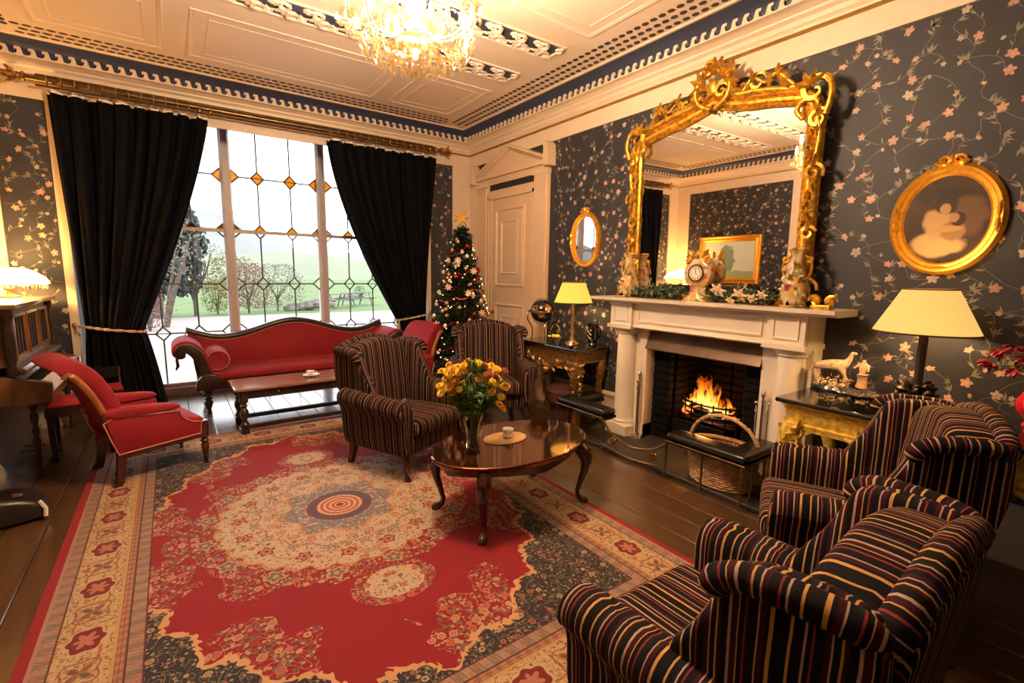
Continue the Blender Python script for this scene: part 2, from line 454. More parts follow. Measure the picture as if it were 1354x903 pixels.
    guard = mixc(ripple.gt(0.1), (0.22, 0.16, 0.13), (0.36, 0.24, 0.19))
    guard = mixc(dL.lt(0.28), guard, (0.45, 0.13, 0.10))
    guard2 = mixc(((s*(2*pi/0.05)).sin() + (e*400.0).sin()).gt(0.0), (0.26, 0.10, 0.07), (0.40, 0.20, 0.12))
    col = field
    col = mixc(e.lt(0.425), col, (0.12, 0.02, 0.02))
    col = mixc(e.lt(0.418), col, guard)
    col = mixc(e.lt(0.365), col, (0.08, 0.03, 0.03))
    col = mixc(e.lt(0.358), col, guard2)
    col = mixc(e.lt(0.325), col, (0.50, 0.30, 0.13))
    col = mixc(e.lt(0.312), col, main)
    col = mixc(e.lt(0.118), col, (0.13, 0.03, 0.03))
    col = mixc(e.lt(0.110), col, guard)
    col = mixc(e.lt(0.060), col, (0.40, 0.22, 0.18))
    col = mixc(e.lt(0.045), col, (0.27, 0.006, 0.015))
    pile = tex('ShaderNodeTexNoise', oc, Scale=180.0, Detail=2.0)
    worn = tex('ShaderNodeTexNoise', oc, Scale=2.5, Detail=3.0)
    col = mixc(E(worn.outputs['Fac'])*0.25, col, (0.05, 0.01, 0.01))
    setp(b, Base_Color=col, Roughness=0.92, Sheen_Weight=0.08, Sheen_Roughness=0.5)
    bump(b, E(pile.outputs['Fac']) + dL*0.4, 0.4, 0.004)
rug_mat()

# painted flowers on porcelain
def china_mat():
    m, b = new_mat('painted_china')
    v = tex('ShaderNodeTexVoronoi', coords(), Scale=26.0)
    sc = E.nt.nodes.new('ShaderNodeSeparateColor'); E.nt.links.new(v.outputs['Color'], sc.inputs[0])
    c = ramp(sc.outputs[0], [(0.0, (0.52, 0.40, 0.22)), (0.3, (0.55, 0.30, 0.08)), (0.5, (0.62, 0.50, 0.32)), (0.72, (0.45, 0.09, 0.09)), (0.85, (0.20, 0.18, 0.06))], 'CONSTANT')
    n = tex('ShaderNodeTexNoise', coords(), Scale=12.0)
    c = mixc(E(n.outputs['Fac']).gt(0.56), c, (0.60, 0.33, 0.08))
    setp(b, Base_Color=c, Roughness=0.25, Coat_Weight=0.3)
china_mat()
# sepia print of the oval picture (soft generic shapes)
def sepia_mat():
    m, b = new_mat('sepia_print')
    oc = coords()
    sp = E.nt.nodes.new('ShaderNodeSeparateXYZ'); E.nt.links.new(oc, sp.inputs[0])
    Y, Z = E(sp.outputs[1]), E(sp.outputs[2])
    n = tex('ShaderNodeTexNoise', oc, Scale=9.0, Detail=4.0)
    w = (E(n.outputs['Fac'])-0.5)
    def blob(cy, cz, ry, rz):
        a = (Y - cy)*(1/ry); c = (Z - cz)*(1/rz)
        return emin(emax((1.25 - (a*a + c*c) + w*1.6)*2.0, 0.0), 1.0)
    base = ramp(n.outputs['Fac'], [(0.3, (0.016, 0.008, 0.004)), (0.75, (0.060, 0.028, 0.011))])
    base = mixc(blob(-0.09, 0.02, 0.10, 0.12)*0.5, base, (0.20, 0.10, 0.045))
    base = mixc(blob(0.03, -0.14, 0.13, 0.075), base, (0.55, 0.35, 0.15))
    base = mixc(blob(0.03, -0.02, 0.075, 0.085), base, (0.48, 0.29, 0.13))
    base = mixc(blob(-0.045, -0.07, 0.055, 0.06), base, (0.30, 0.17, 0.07))
    base = mixc(blob(0.00, 0.085, 0.055, 0.055), base, (0.022, 0.010, 0.005))
    base = mixc(blob(0.005, 0.062, 0.026, 0.032), base, (0.42, 0.24, 0.10))
    base = mixc(blob(-0.060, 0.00, 0.034, 0.040), base, (0.03, 0.014, 0.007))
    base = mixc(blob(-0.040, 0.010, 0.022, 0.026), base, (0.38, 0.21, 0.09))
    base = mixc(blob(-0.015, -0.055, 0.070, 0.018), base, (0.46, 0.27, 0.12))
    h_ = mixc(0.15, base, (0.012, 0.006, 0.003))
    setp(b, Base_Color=h_, Roughness=0.6)
sepia_mat()

def pale_print_mat():
    m, b = new_mat('pale_print')
    oc = coords(); sp = E.nt.nodes.new('ShaderNodeSeparateXYZ'); E.nt.links.new(oc, sp.inputs[0])
    Y, Z = E(sp.outputs[1]), E(sp.outputs[2])
    n = tex('ShaderNodeTexNoise', oc, Scale=11.0, Detail=4.0); w = E(n.outputs['Fac'])-0.5
    tr = (Y-0.05)*(Y-0.05)*30.0 + (Z+0.02)*(Z+0.02)*9.0 + w*2.2
    c = mixc(tr.lt(0.8), (0.62, 0.70, 0.66), (0.20, 0.30, 0.24))
    c = mixc((Z + w*0.1).lt(-0.22), c, (0.35, 0.42, 0.22))
    setp(b, Base_Color=c, Roughness=0.3)
pale_print_mat()

# ---------------------------------------------------------------- geometry helpers
class MB:
    def __init__(s): s.v = []; s.f = []; s.m = []; s.uv = {}; s.cm = 0
    def add(s, vs, fs):
        o = len(s.v); s.v.extend([tuple(p) for p in vs])
        for f in fs: s.f.append([i+o for i in f]); s.m.append(s.cm)
        return s
    def box(s, x0, x1, y0, y1, z0, z1):
        return s.add([(x0,y0,z0),(x1,y0,z0),(x1,y1,z0),(x0,y1,z0),(x0,y0,z1),(x1,y0,z1),(x1,y1,z1),(x0,y1,z1)],
                     [(0,3,2,1),(4,5,6,7),(0,1,5,4),(1,2,6,5),(2,3,7,6),(3,0,4,7)])
    def rings(s, R, closed=True, cap=True, loop=False):
        n = len(R[0]); vs = [p for r in R for p in r]; fs = []
        m = len(R)
        for i in range(m if loop else m-1):
            a, b = i*n, ((i+1) % m)*n
            for j in range(n if closed else n-1):
                k = (j+1) % n
                fs.append((a+j, a+k, b+k, b+j))
        if cap and not loop:
            fs.append(tuple(range(n-1, -1, -1))); fs.append(tuple(range((m-1)*n, m*n)))
        return s.add(vs, fs)
    def lathe(s, prof, seg=16, c=(0,0,0), sx=1, sy=1, axis='z', cap=True):
        R = []
        for r, z in prof:
            ring = []
            for k in range(seg):
                a = 2*pi*k/seg; p = (r*cos(a)*sx, r*sin(a)*sy, z)
                if axis == 'x': p = (p[2], p[0], p[1])
                if axis == 'y': p = (p[1], p[2], p[0])
                ring.append((p[0]+c[0], p[1]+c[1], p[2]+c[2]))
            R.append(ring)
        return s.rings(R, cap=cap)
    def tube(s, pts, r, seg=6, closed=False, flat=None):
        P = [Vector(p) for p in pts]; n = len(P); R = []; prev = None
        for i, p in enumerate(P):
            if closed: t = P[(i+1) % n]-P[i-1]
            else: t = P[min(i+1, n-1)]-P[max(i-1, 0)]
            if t.length < 1e-9: t = Vector((0,0,1))
            t.normalize()
            if prev is None:
                a = Vector((0,0,1)) if abs(t.z) < 0.9 else Vector((1,0,0))
                u = t.cross(a).normalized()
            else:
                u = prev - t*prev.dot(t)
                u = u.normalized() if u.length > 1e-6 else t.orthogonal().normalized()
            prev = u; w = t.cross(u)
            rr = r[i] if isinstance(r, (list, tuple)) else r
            R.append([p + (u*cos(2*pi*k/seg) + w*sin(2*pi*k/seg))*rr for k in range(seg)])
        return s.rings(R, loop=closed)
    def prism(s, out, c0, c1, axis='z', cap=True):
        def m(a, b, c): return {'z': (a,b,c), 'y': (a,c,b), 'x': (c,a,b)}[axis]
        return s.rings([[m(a,b,c0) for a,b in out], [m(a,b,c1) for a,b in out]], cap=cap)
    def puff(s, out, c0, c1, axis='x', ins=0.03, steps=3):
        """upholstered pad: outline swept between c0 and c1 with rounded edges"""
        n = len(out); area = sum(out[i][0]*out[(i+1)%n][1]-out[(i+1)%n][0]*out[i][1] for i in range(n))
        sg = 1 if area > 0 else -1
        nor = []
        for i in range(n):
            a, b, c = out[i-1], out[i], out[(i+1)%n]
            d1 = Vector((b[0]-a[0], b[1]-a[1])); d2 = Vector((c[0]-b[0], c[1]-b[1]))
            d1 = d1.normalized() if d1.length else d2.normalized(); d2 = d2.normalized() if d2.length else d1
            t = d1+d2
            t = t.normalized() if t.length > 1e-6 else d1
            nor.append((-t.y*sg, t.x*sg))
        def m(a, b, c): return {'z': (a,b,c), 'y': (a,c,b), 'x': (c,a,b)}[axis]
        R = []; T = (c1-c0); e = min(ins, abs(T)/2)*(1 if T > 0 else -1)
        prof = [(ins*(1-sin(k*pi/2/steps)), c0+e*(1-cos(k*pi/2/steps))) for k in range(steps+1)]
        prof = prof + [(i_, c1+c0-c_) for i_, c_ in reversed(prof)]
        for i_, c_ in prof:
            R.append([m(p[0]+q[0]*i_, p[1]+q[1]*i_, c_) for p, q in zip(out, nor)])
        return s.rings(R)
    def rbox(s, x0, x1, y0, y1, z0, z1, r=0.02, n=3):
        out = []
        for cx, cy, a0 in ((x1-r,y1-r,0),(x0+r,y1-r,pi/2),(x0+r,y0+r,pi),(x1-r,y0+r,3*pi/2)):
            for k in range(n+1):
                a = a0+pi/2*k/n; out.append((cx+r*cos(a), cy+r*sin(a)))
        return s.puff(out, z0, z1, 'z', min(r, (z1-z0)/2), n)
    def sphere(s, c, r, seg=10, rg=6, sc=(1,1,1)):
        R = []
        for i in range(1, rg):
            a = pi*i/rg
            R.append([(c[0]+r*sc[0]*sin(a)*cos(2*pi*k/seg), c[1]+r*sc[1]*sin(a)*sin(2*pi*k/seg), c[2]-r*sc[2]*cos(a)) for k in range(seg)])
        o = len(s.v); s.rings(R, cap=False)
        s.v.append((c[0], c[1], c[2]-r*sc[2])); s.v.append((c[0], c[1], c[2]+r*sc[2]))
        b, t = len(s.v)-2, len(s.v)-1; l = o+(rg-2)*seg
        for k in range(seg):
            s.f.append([b, o+(k+1)%seg, o+k]); s.m.append(s.cm)
            s.f.append([t, l+k, l+(k+1)%seg]); s.m.append(s.cm)
        return s
    def xf(s, M, start=0):
        for i in range(start, len(s.v)): s.v[i] = tuple(M @ Vector(s.v[i]))
        return s
    def fn(s, f, start=0):
        for i in range(start, len(s.v)): s.v[i] = tuple(f(*s.v[i]))
        return s
    # gilt carving pieces, in the plane spanned by a and b
    def scroll(s, c, r, a=(0,1,0), b=(0,0,1), ph=0, d=1, turns=1.3, t=0.012, n=14):
        a, b, c = Vector(a), Vector(b), Vector(c); pts = []; rad = []
        for i in range(n+1):
            q = i/n; ang = ph + d*2*pi*turns*q; rr = r*(1-0.85*q)
            pts.append(c + a*rr*cos(ang) + b*rr*sin(ang)); rad.append(t*(0.55+0.75*sin(pi*min(1, q*1.1+0.12))))
        return s.tube(pts, rad, 5)
    def leaf(s, c, L, w, a=(0,1,0), b=(0,0,1), ang=0, h=0.012, nrm=(-1,0,0), pet=5):
        """a curled acanthus leaf"""
        a, b, c, nrm = Vector(a), Vector(b), Vector(c), Vector(nrm)
        d = a*cos(ang)+b*sin(ang); e = b*cos(ang)-a*sin(ang)
        vs = []; n = 6
        for i in range(n+1):
            q = i/n; ww = w*sin(pi*min(0.97, q*0.85+0.12))*(1.0 if i % 2 else 0.66)
            base = c + d*L*q + nrm*h*sin(pi*q)*0.8
            vs += [base - e*ww, base + nrm*h, base + e*ww, base - nrm*h*0.4]
        fs = []
        for i in range(n):
            for k in range(4):
                fs.append((i*4+k, i*4+(k+1)%4, i*4+4+(k+1)%4, i*4+4+k))
        fs.append((3,2,1,0)); fs.append((n*4, n*4+1, n*4+2, n*4+3))
        return s.add(vs, fs)
    def build(s, name, mat, parent=None, loc=(0,0,0), angle=40, sub=0, uv=None, kind=None, label=None, flat=False):
        me = bpy.data.meshes.new(name)
        me.from_pydata(s.v, [], s.f)
        mats = mat if isinstance(mat, (list, tuple)) else [mat]
        for m in mats: me.materials.append(MATS[m])
        if len(mats) > 1: me.polygons.foreach_set('material_index', s.m)
        if uv:
            L = me.uv_layers.new(name='UVMap'); me.update()
            data = [0.0]*(2*len(me.loops))
            for p in me.polygons:
                n = p.normal
                for li in p.loop_indices:
                    x, y, z = me.vertices[me.loops[li].vertex_index].co
                    if uv == 'x': u = x if abs(n.x) < 0.8 else y
                    elif uv == 'y': u = y if abs(n.y) < 0.8 else x
                    data[2*li] = u; data[2*li+1] = z
            L.data.foreach_set('uv', data)
        elif s.uv:
            L = me.uv_layers.new(name='UVMap')
            data = [0.0]*(2*len(me.loops))
            for p in me.polygons:
                for li in p.loop_indices: data[2*li] = s.uv.get(me.loops[li].vertex_index, 0.0)
            L.data.foreach_set('uv', data)
        if not flat:
            me.shade_smooth(); me.set_sharp_from_angle(angle=radians(angle))
        me.update()
        o = bpy.data.objects.new(name, me); COL.objects.link(o)
        o.location = loc
        if parent is not None: o.parent = parent
        if sub:
            md = o.modifiers.new('subsurf', 'SUBSURF'); md.levels = md.render_levels = sub
        if kind: o['kind'] = kind
        if label: o['label'] = label
        return o

def tag(o, label, cat, group=None):
    o['label'] = label; o['category'] = cat
    if group: o['group'] = group
    return o
def thing(name, label, cat, loc=(0,0,0), rz=0.0, group=None):
    o = bpy.data.objects.new(name, None); COL.objects.link(o)
    o.location = loc; o.rotation_euler = (0, 0, rz); o.empty_display_size = 0.1
    return tag(o, label, cat, group)
def struct(name, loc=(0,0,0)):
    o = bpy.data.objects.new(name, None); COL.objects.link(o); o.location = loc; o['kind'] = 'structure'
    return o
def dup(src, parent=None, loc=None, rz=None, label=None, group=None):
    c = src.copy(); COL.objects.link(c)
    if parent is not None: c.parent = parent
    if loc is not None: c.location = loc
    if rz is not None: c.rotation_euler = (0, 0, rz)
    if label: c['label'] = label
    if group: c['group'] = group
    for ch in list(src.children): dup(ch, c)
    return c
def dup_part(src, parent, loc, rot=None, scale=None):
    c = src.copy(); COL.objects.link(c); c.parent = parent; c.location = loc
    if rot: c.rotation_euler = rot
    if scale: c.scale = scale
    return c
def face(fx, fy): return atan2(-fx, fy)
def arc(cx, cy, r, a0, a1, n, rb=None):
    rb = rb or r
    return [(cx+r*cos(a0+(a1-a0)*i/n), cy+rb*sin(a0+(a1-a0)*i/n)) for i in range(n+1)]
def smooth_path(pts, n=6, closed=False):
    """Catmull-Rom"""
    P = [Vector(p) for p in pts]; out = []; m = len(P)
    for i in range(m if closed else m-1):
        p0 = P[(i-1) % m] if closed or i > 0 else P[0]*2-P[1]
        p1, p2 = P[i], P[(i+1) % m]
        p3 = P[(i+2) % m] if closed or i+2 < m else P[-1]*2-P[-2]
        for k in range(n):
            t = k/n
            out.append(0.5*((2*p1)+(p2-p0)*t+(2*p0-5*p1+4*p2-p3)*t*t+(3*p1-p0-3*p2+p3)*t**3))
    if not closed: out.append(P[-1])
    return out
TURNED = [(0.62,0),(0.62,0.03),(0.42,0.05),(0.60,0.09),(0.60,0.12),(0.40,0.14),(0.50,0.20),(0.92,0.42),(1.0,0.50),(0.55,0.55),(0.9,0.60),(0.9,0.64),(0.5,0.68),(1.0,0.76),(1.0,0.82),(0.6,0.86),(1.05,0.92),(1.05,1.0)]
def turned_leg(h, r, seg=12, prof=TURNED): return [(a*r, b*h) for a, b in prof]

# ---------------------------------------------------------------- room shell
XR, XL, YF, YN = 3.8, -1.53, 6.45, -1.41          # right, left, far, near wall faces
ZC = 3.6
BX0, BX1, YW = -0.8, 3.07, 7.3                     # window bay
ZB = 3.5

# floor: slab and boards
floor = MB().box(XL-0.3, XR+0.5, YN-0.3, YW+0.25, -0.14, -0.022).build('floor', 'soot', kind='structure')
rnd = random.Random(4)
pl = MB().rbox(0.0015, 0.1955, 0.0015, 2.4985, -0.02, 0.0, 0.003, 1)
proto_long = None
def plank_mesh(L):
    return MB().add([(0,0,-0.02),(0.196,0,-0.02),(0.196,L,-0.02),(0,L,-0.02),(0,0,-0.002),(0.196,0,-0.002),(0.196,L,-0.002),(0,L,-0.002),
                     (0.003,0.003,0),(0.193,0.003,0),(0.193,L-0.003,0),(0.003,L-0.003,0)],
                    [(0,1,5,4),(1,2,6,5),(2,3,7,6),(3,0,4,7),(4,5,9,8),(5,6,10,9),(6,7,11,10),(7,4,8,11),(8,9,10,11)])
protos = {}
x = XL
row = 0
while x < XR-0.01:
    y = YN - rnd.uniform(0, 1.6)
    lim = YW if (x+0.1 > BX0 and x+0.1 < BX1) else YF
    w = min(0.2, XR-x)
    while y < lim:
        L = rnd.choice((2.0, 2.6, 3.2))
        y0, y1 = max(y, YN), min(y+L, lim)
        if y1-y0 > 0.05:
            Lk = L
            if Lk not in protos:
                protos[Lk] = plank_mesh(Lk-0.004).build('plank', 'floor_board', floor, (x, y0, 0), flat=True)
                o = protos[Lk]
            else: o = dup_part(protos[Lk], floor, (x, y0, 0))
            o.scale = (w/0.2, (y1-y0)/L, 1)
        y += L
    x += 0.2; row += 1

# walls (solid, 0.2 thick); far wall has the bay opening
PT = 3.17      # top of the papered wall
def wall_box(name, *b, mat='wall_navy'):
    return MB().box(*b).build(name, mat, kind='structure', flat=True)
# fireplace breast opening
FY0, FY1, FZ1 = 1.80, 2.90, 0.98
wr = MB()
wr.box(XR, XR+0.1, YN-0.2, FY0, 0, ZC); wr.box(XR, XR+0.1, FY1, YF+0.2, 0, ZC); wr.box(XR, XR+0.1, FY0, FY1, FZ1, ZC)
wall_right = wr.build('wall_right', 'wall_navy', kind='structure', flat=True)
wall_left = wall_box('wall_left', XL-0.2, XL, YN-0.2, YF+0.2, 0, ZC)
wall_near = wall_box('wall_near', XL, XR, YN-0.2, YN, 0, ZC)
wf = MB(); wf.box(XL, BX0, YF, YF+0.2, 0, ZC); wf.box(BX1, XR, YF, YF+0.2, 0, ZC); wf.box(BX0, BX1, YF, YF+0.2, 3.30, ZC)
wall_far = wf.build('wall_far', 'wall_navy', kind='structure', flat=True)
MB().box(XL-0.2, XR+0.3, YN-0.2, YF+0.2, ZC+0.03, ZC+0.2).build('ceiling', 'ceiling_paint', kind='structure', flat=True)
ceiling = bpy.data.objects['ceiling']
# bay shell
bs = MB(); bs.box(BX0-0.15, BX0, YF+0.2, YW+0.2, 0, ZB+0.1); bs.box(BX1, BX1+0.15, YF+0.2, YW+0.2, 0, ZB+0.1); bs.box(BX0-0.15, BX1+0.15, YF+0.2, YW+0.2, ZB, ZB+0.12)
bs.build('wall_bay', 'wall_navy', kind='structure', flat=True)

# cream frieze boards, beads, skirtings
def run(name, mat, prof, path, closed=True, kind='structure', parent=None):
    """sweep profile [(offset from wall, z)] round an axis-aligned room path given as corner signs"""
    M = MB(); R = []
    for (px, py, sx, sy) in path: R.append([(px+sx*d, py+sy*d, z) for d, z in prof])
    M.rings(R, closed=True, cap=not closed, loop=closed)
    return M.build(name, mat, parent, kind=kind, angle=30)
ROOM = [(XR, YF, -1, -1), (XL, YF, 1, -1), (XL, YN, 1, 1), (XR, YN, -1, 1)]
run('trim_1', 'cream_paint', [(0,3.15),(0.02,3.15),(0.022,3.17),(0.022,3.31),(0,3.31)], ROOM)
run('trim_2', 'gold_line', [(0,3.31),(0.026,3.31),(0.032,3.318),(0.026,3.33),(0,3.33)], ROOM)
run('trim_3', 'cream_paint', [(0,3.33),(0.045,3.33),(0.05,3.345),(0.04,3.355),(0.055,3.37),(0.06,3.40),(0.085,3.42),(0.088,3.435),(0.115,3.45),(0.125,3.458),(0.150,3.462),(0.152,3.470),(0,3.470)], ROOM)
run('trim_4', 'blue_paint', [(0,3.470),(0.135,3.470),(0.155,3.52),(0.21,3.575),(0.275,3.60),(0.275,3.64),(0,3.64)], ROOM)
run('trim_5', 'cream_paint', [(0.272,3.592),(0.30,3.588),(0.31,3.597),(0.31,3.63),(0.272,3.63)], ROOM)
# running wave moulding standing in front of the blue cove
def wave_run(p0, p1, nrm, n):
    M = MB(); P0, P1 = Vector(p0), Vector(p1); d = (P1-P0)/n; N = Vector(nrm)
    shape = [(0,0),(1,0),(1,0.012),(0.97,0.040),(0.86,0.062),(0.68,0.068),(0.50,0.058),(0.40,0.040),(0.43,0.026),(0.52,0.022),(0.54,0.034),(0.60,0.040),(0.66,0.030),(0.60,0.012),(0.40,0.008),(0.20,0.010),(0,0.012)]
    shape = [(0,0),(1,0),(1,0.010),(0.93,0.018),(0.86,0.045),(0.70,0.068),(0.48,0.070),(0.34,0.052),(0.36,0.036),(0.46,0.044),(0.56,0.036),(0.50,0.016),(0.26,0.008),(0,0.010)]
    for i in range(n):
        o = P0 + d*i
        R = [[o + d*a + Vector((0,0,b*1.3)) + N*t for a, b in shape] for t in (0, 0.02)]
        M.rings(R)
    return M.build('trim_6', 'cream_paint', kind='structure', flat=True)
D6, Z6 = 0.152, 3.462
wave_run((XR-D6, YN+D6, Z6), (XR-D6, YF-D6, Z6), (-1,0,0), 86)
wave_run((XL+D6, YF-D6, Z6), (XR-D6, YF-D6, Z6), (0,-1,0), 56)
wave_run((XL+D6, YN+D6, Z6), (XL+D6, YF-D6, Z6), (1,0,0), 86)
wave_run((XL+D6, YN+D6, Z6), (XR-D6, YN+D6, Z6), (0,1,0), 56)
# ceiling skin with raised panel mouldings
cl = MB().box(XL+0.3, XR-0.3, YN+0.3, YF-0.3, ZC, ZC+0.03).build('ceiling_plaster', 'ceiling_paint', ceiling, flat=True)
# rows of dark dashes
M = MB()
def dash(cx, cy, lx, ly):
    n = 8
    vs = [(cx+lx*cos(2*pi*k/n), cy+ly*sin(2*pi*k/n), ZC-0.0035) for k in range(n)]
    vs2 = [(a, b, ZC+0.002) for a, b, c in vs]
    M.rings([vs2, vs])
for j, d in enumerate((0.36, 0.455, 0.55)):
    n = 86
    for i in range(n):
        y = YN+0.42 + (YF-YN-0.84)*(i+0.5*(j % 2))/n
        dash(XR-d, y, 0.024, 0.031); dash(XL+d, y, 0.024, 0.031)
    n = 54
    for i in range(n):
        x = XL+0.62 + (XR-XL-1.24)*(i+0.5*(j % 2))/n
        dash(x, YF-d, 0.032, 0.019); dash(x, YN+d, 0.032, 0.019)
M.build('dash_row', 'dark_dash', ceiling, kind='stuff', flat=True)
def frame_run(M, x0, x1, y0, y1, prof):
    path = [(x0,y0,1,1),(x1,y0,-1,1),(x1,y1,-1,-1),(x0,y1,1,-1)]
    M.rings([[(px+sx*d, py+sy*d, z) for d, z in prof] for px, py, sx, sy in path], loop=True)
PP = [(0,ZC+0.005),(0,ZC-0.006),(0.014,ZC-0.009),(0.028,ZC-0.005),(0.04,ZC-0.003),(0.045,ZC+0.005)]
panels = []
for y0, y1 in ((4.72, 5.74), (1.86, 3.20), (-0.70, 0.32)):
    for x0, x1 in ((-0.78, 0.10), (0.27, 2.06), (2.23, 3.06)):
        panels.append((x0, x1, y0, y1))
for p in panels:
    M = MB(); frame_run(M, *p, PP)
    M.build('panel_moulding', 'ceiling_paint', ceiling, angle=25)
    M = MB(); frame_run(M, p[0]+0.13, p[1]-0.13, p[2]+0.13, p[3]-0.13, [(0,ZC+0.003),(0,ZC-0.003),(0.010,ZC-0.003),(0.012,ZC+0.003)])
    M.build('panel_fillet', 'ceiling_paint', ceiling, angle=25)
# pierced scroll bands running across the ceiling
rb = random.Random(2)
for yb in (4.17, 3.48, 1.33, 0.64):
    M = MB(); x0, x1 = -0.72, 2.99
    frame_run(M, x0-0.03, x1+0.03, yb-0.03, yb+0.26, [(0,ZC+0.003),(0,ZC-0.010),(0.014,ZC-0.014),(0.024,ZC-0.004),(0.024,ZC+0.003)])
    M.build('band_border', 'ceiling_paint', ceiling, angle=25)
    M = MB().box(x0, x1, yb, yb+0.23, ZC-0.004, ZC+0.004)
    M.build('band_ground', 'blue_paint', ceiling, flat=True)
    M = MB(); n = 15; st = (x1-x0)/n
    for i in range(n):
        cx = x0+st*(i+0.5)
        for s_ in (1, -1):
            c = (cx+s_*0.045, yb+0.115+s_*0.045, ZC-0.012)
            M.scroll(c, 0.074, (1,0,0), (0,1,0), ph=(0 if s_ > 0 else pi), d=1, turns=1.25, t=0.014, n=10)
            for a in (0.4, 1.4, 2.6):
                M.leaf((cx+s_*0.01, yb+0.115, ZC-0.010), 0.11, 0.026, (1,0,0), (0,1,0), ang=a*s_+(pi if s_ < 0 else 0), h=0.008, nrm=(0,0,-1))
        M.sphere((cx, yb+0.115, ZC-0.012), 0.02, 6, 4)
        M.scroll((cx+st/2, yb+0.05, ZC-0.010), 0.045, (1,0,0), (0,1,0), ph=1.0, d=-1, turns=1.1, t=0.011, n=8)
        M.scroll((cx+st/2, yb+0.18, ZC-0.010), 0.045, (1,0,0), (0,1,0), ph=-2.1, d=-1, turns=1.1, t=0.011, n=8)
    M.build('scroll_band', 'ceiling_paint', ceiling, angle=60)

# cream boards that frame the papered panels near the corners and bay
M = MB()
M.box(3.487, XR, YF-0.022, YF, 0, 3.16); M.box(XL, -1.23, YF-0.022, YF, 0, 3.16)
M.box(BX1-0.02, BX1+0.05, YF-0.022, YF+0.0, 0, 3.16); M.box(BX0-0.05, BX0+0.02, YF-0.022, YF, 0, 3.16)
M.box(BX0, BX1, YF-0.03, YF, 3.29, 3.32); 
M.build('trim_7', 'cream_paint', kind='structure', flat=True)
M = MB(); M.box(XR-0.022, XR, 6.22, YF-0.02, 0, 3.16); M.box(XL, XL+0.022, 6.15, YF-0.022, 0, 3.16)
M.box(XL, XL+0.022, 3.93, 4.12, 0, 3.16)
M.build('trim_8', 'cream_paint', kind='structure', flat=True)
SK = [(0,0),(0.03,0),(0.03,0.16),(0.018,0.165),(0.018,0.29),(0.035,0.30),(0.035,0.325),(0.012,0.345),(0,0.35)]
def skirt(name, p0, p1, n):
    R = [[(p[0]+n[0]*d, p[1]+n[1]*d, z) for d, z in SK] for p in (p0, p1)]
    MB().rings(R).build(name, 'skirting_paint', kind='structure', angle=25)
skirt('baseboard_right', (XR, YN), (XR, 1.40), (-1,0)); skirt('baseboard_right', (XR, 3.30), (XR, 4.53), (-1,0))
skirt('baseboard_left', (XL, YN), (XL, YF), (1,0))
skirt('baseboard_far', (XL, YF), (BX0-0.02, YF), (0,-1)); skirt('baseboard_far', (BX1+0.02, YF), (XR, YF), (0,-1))

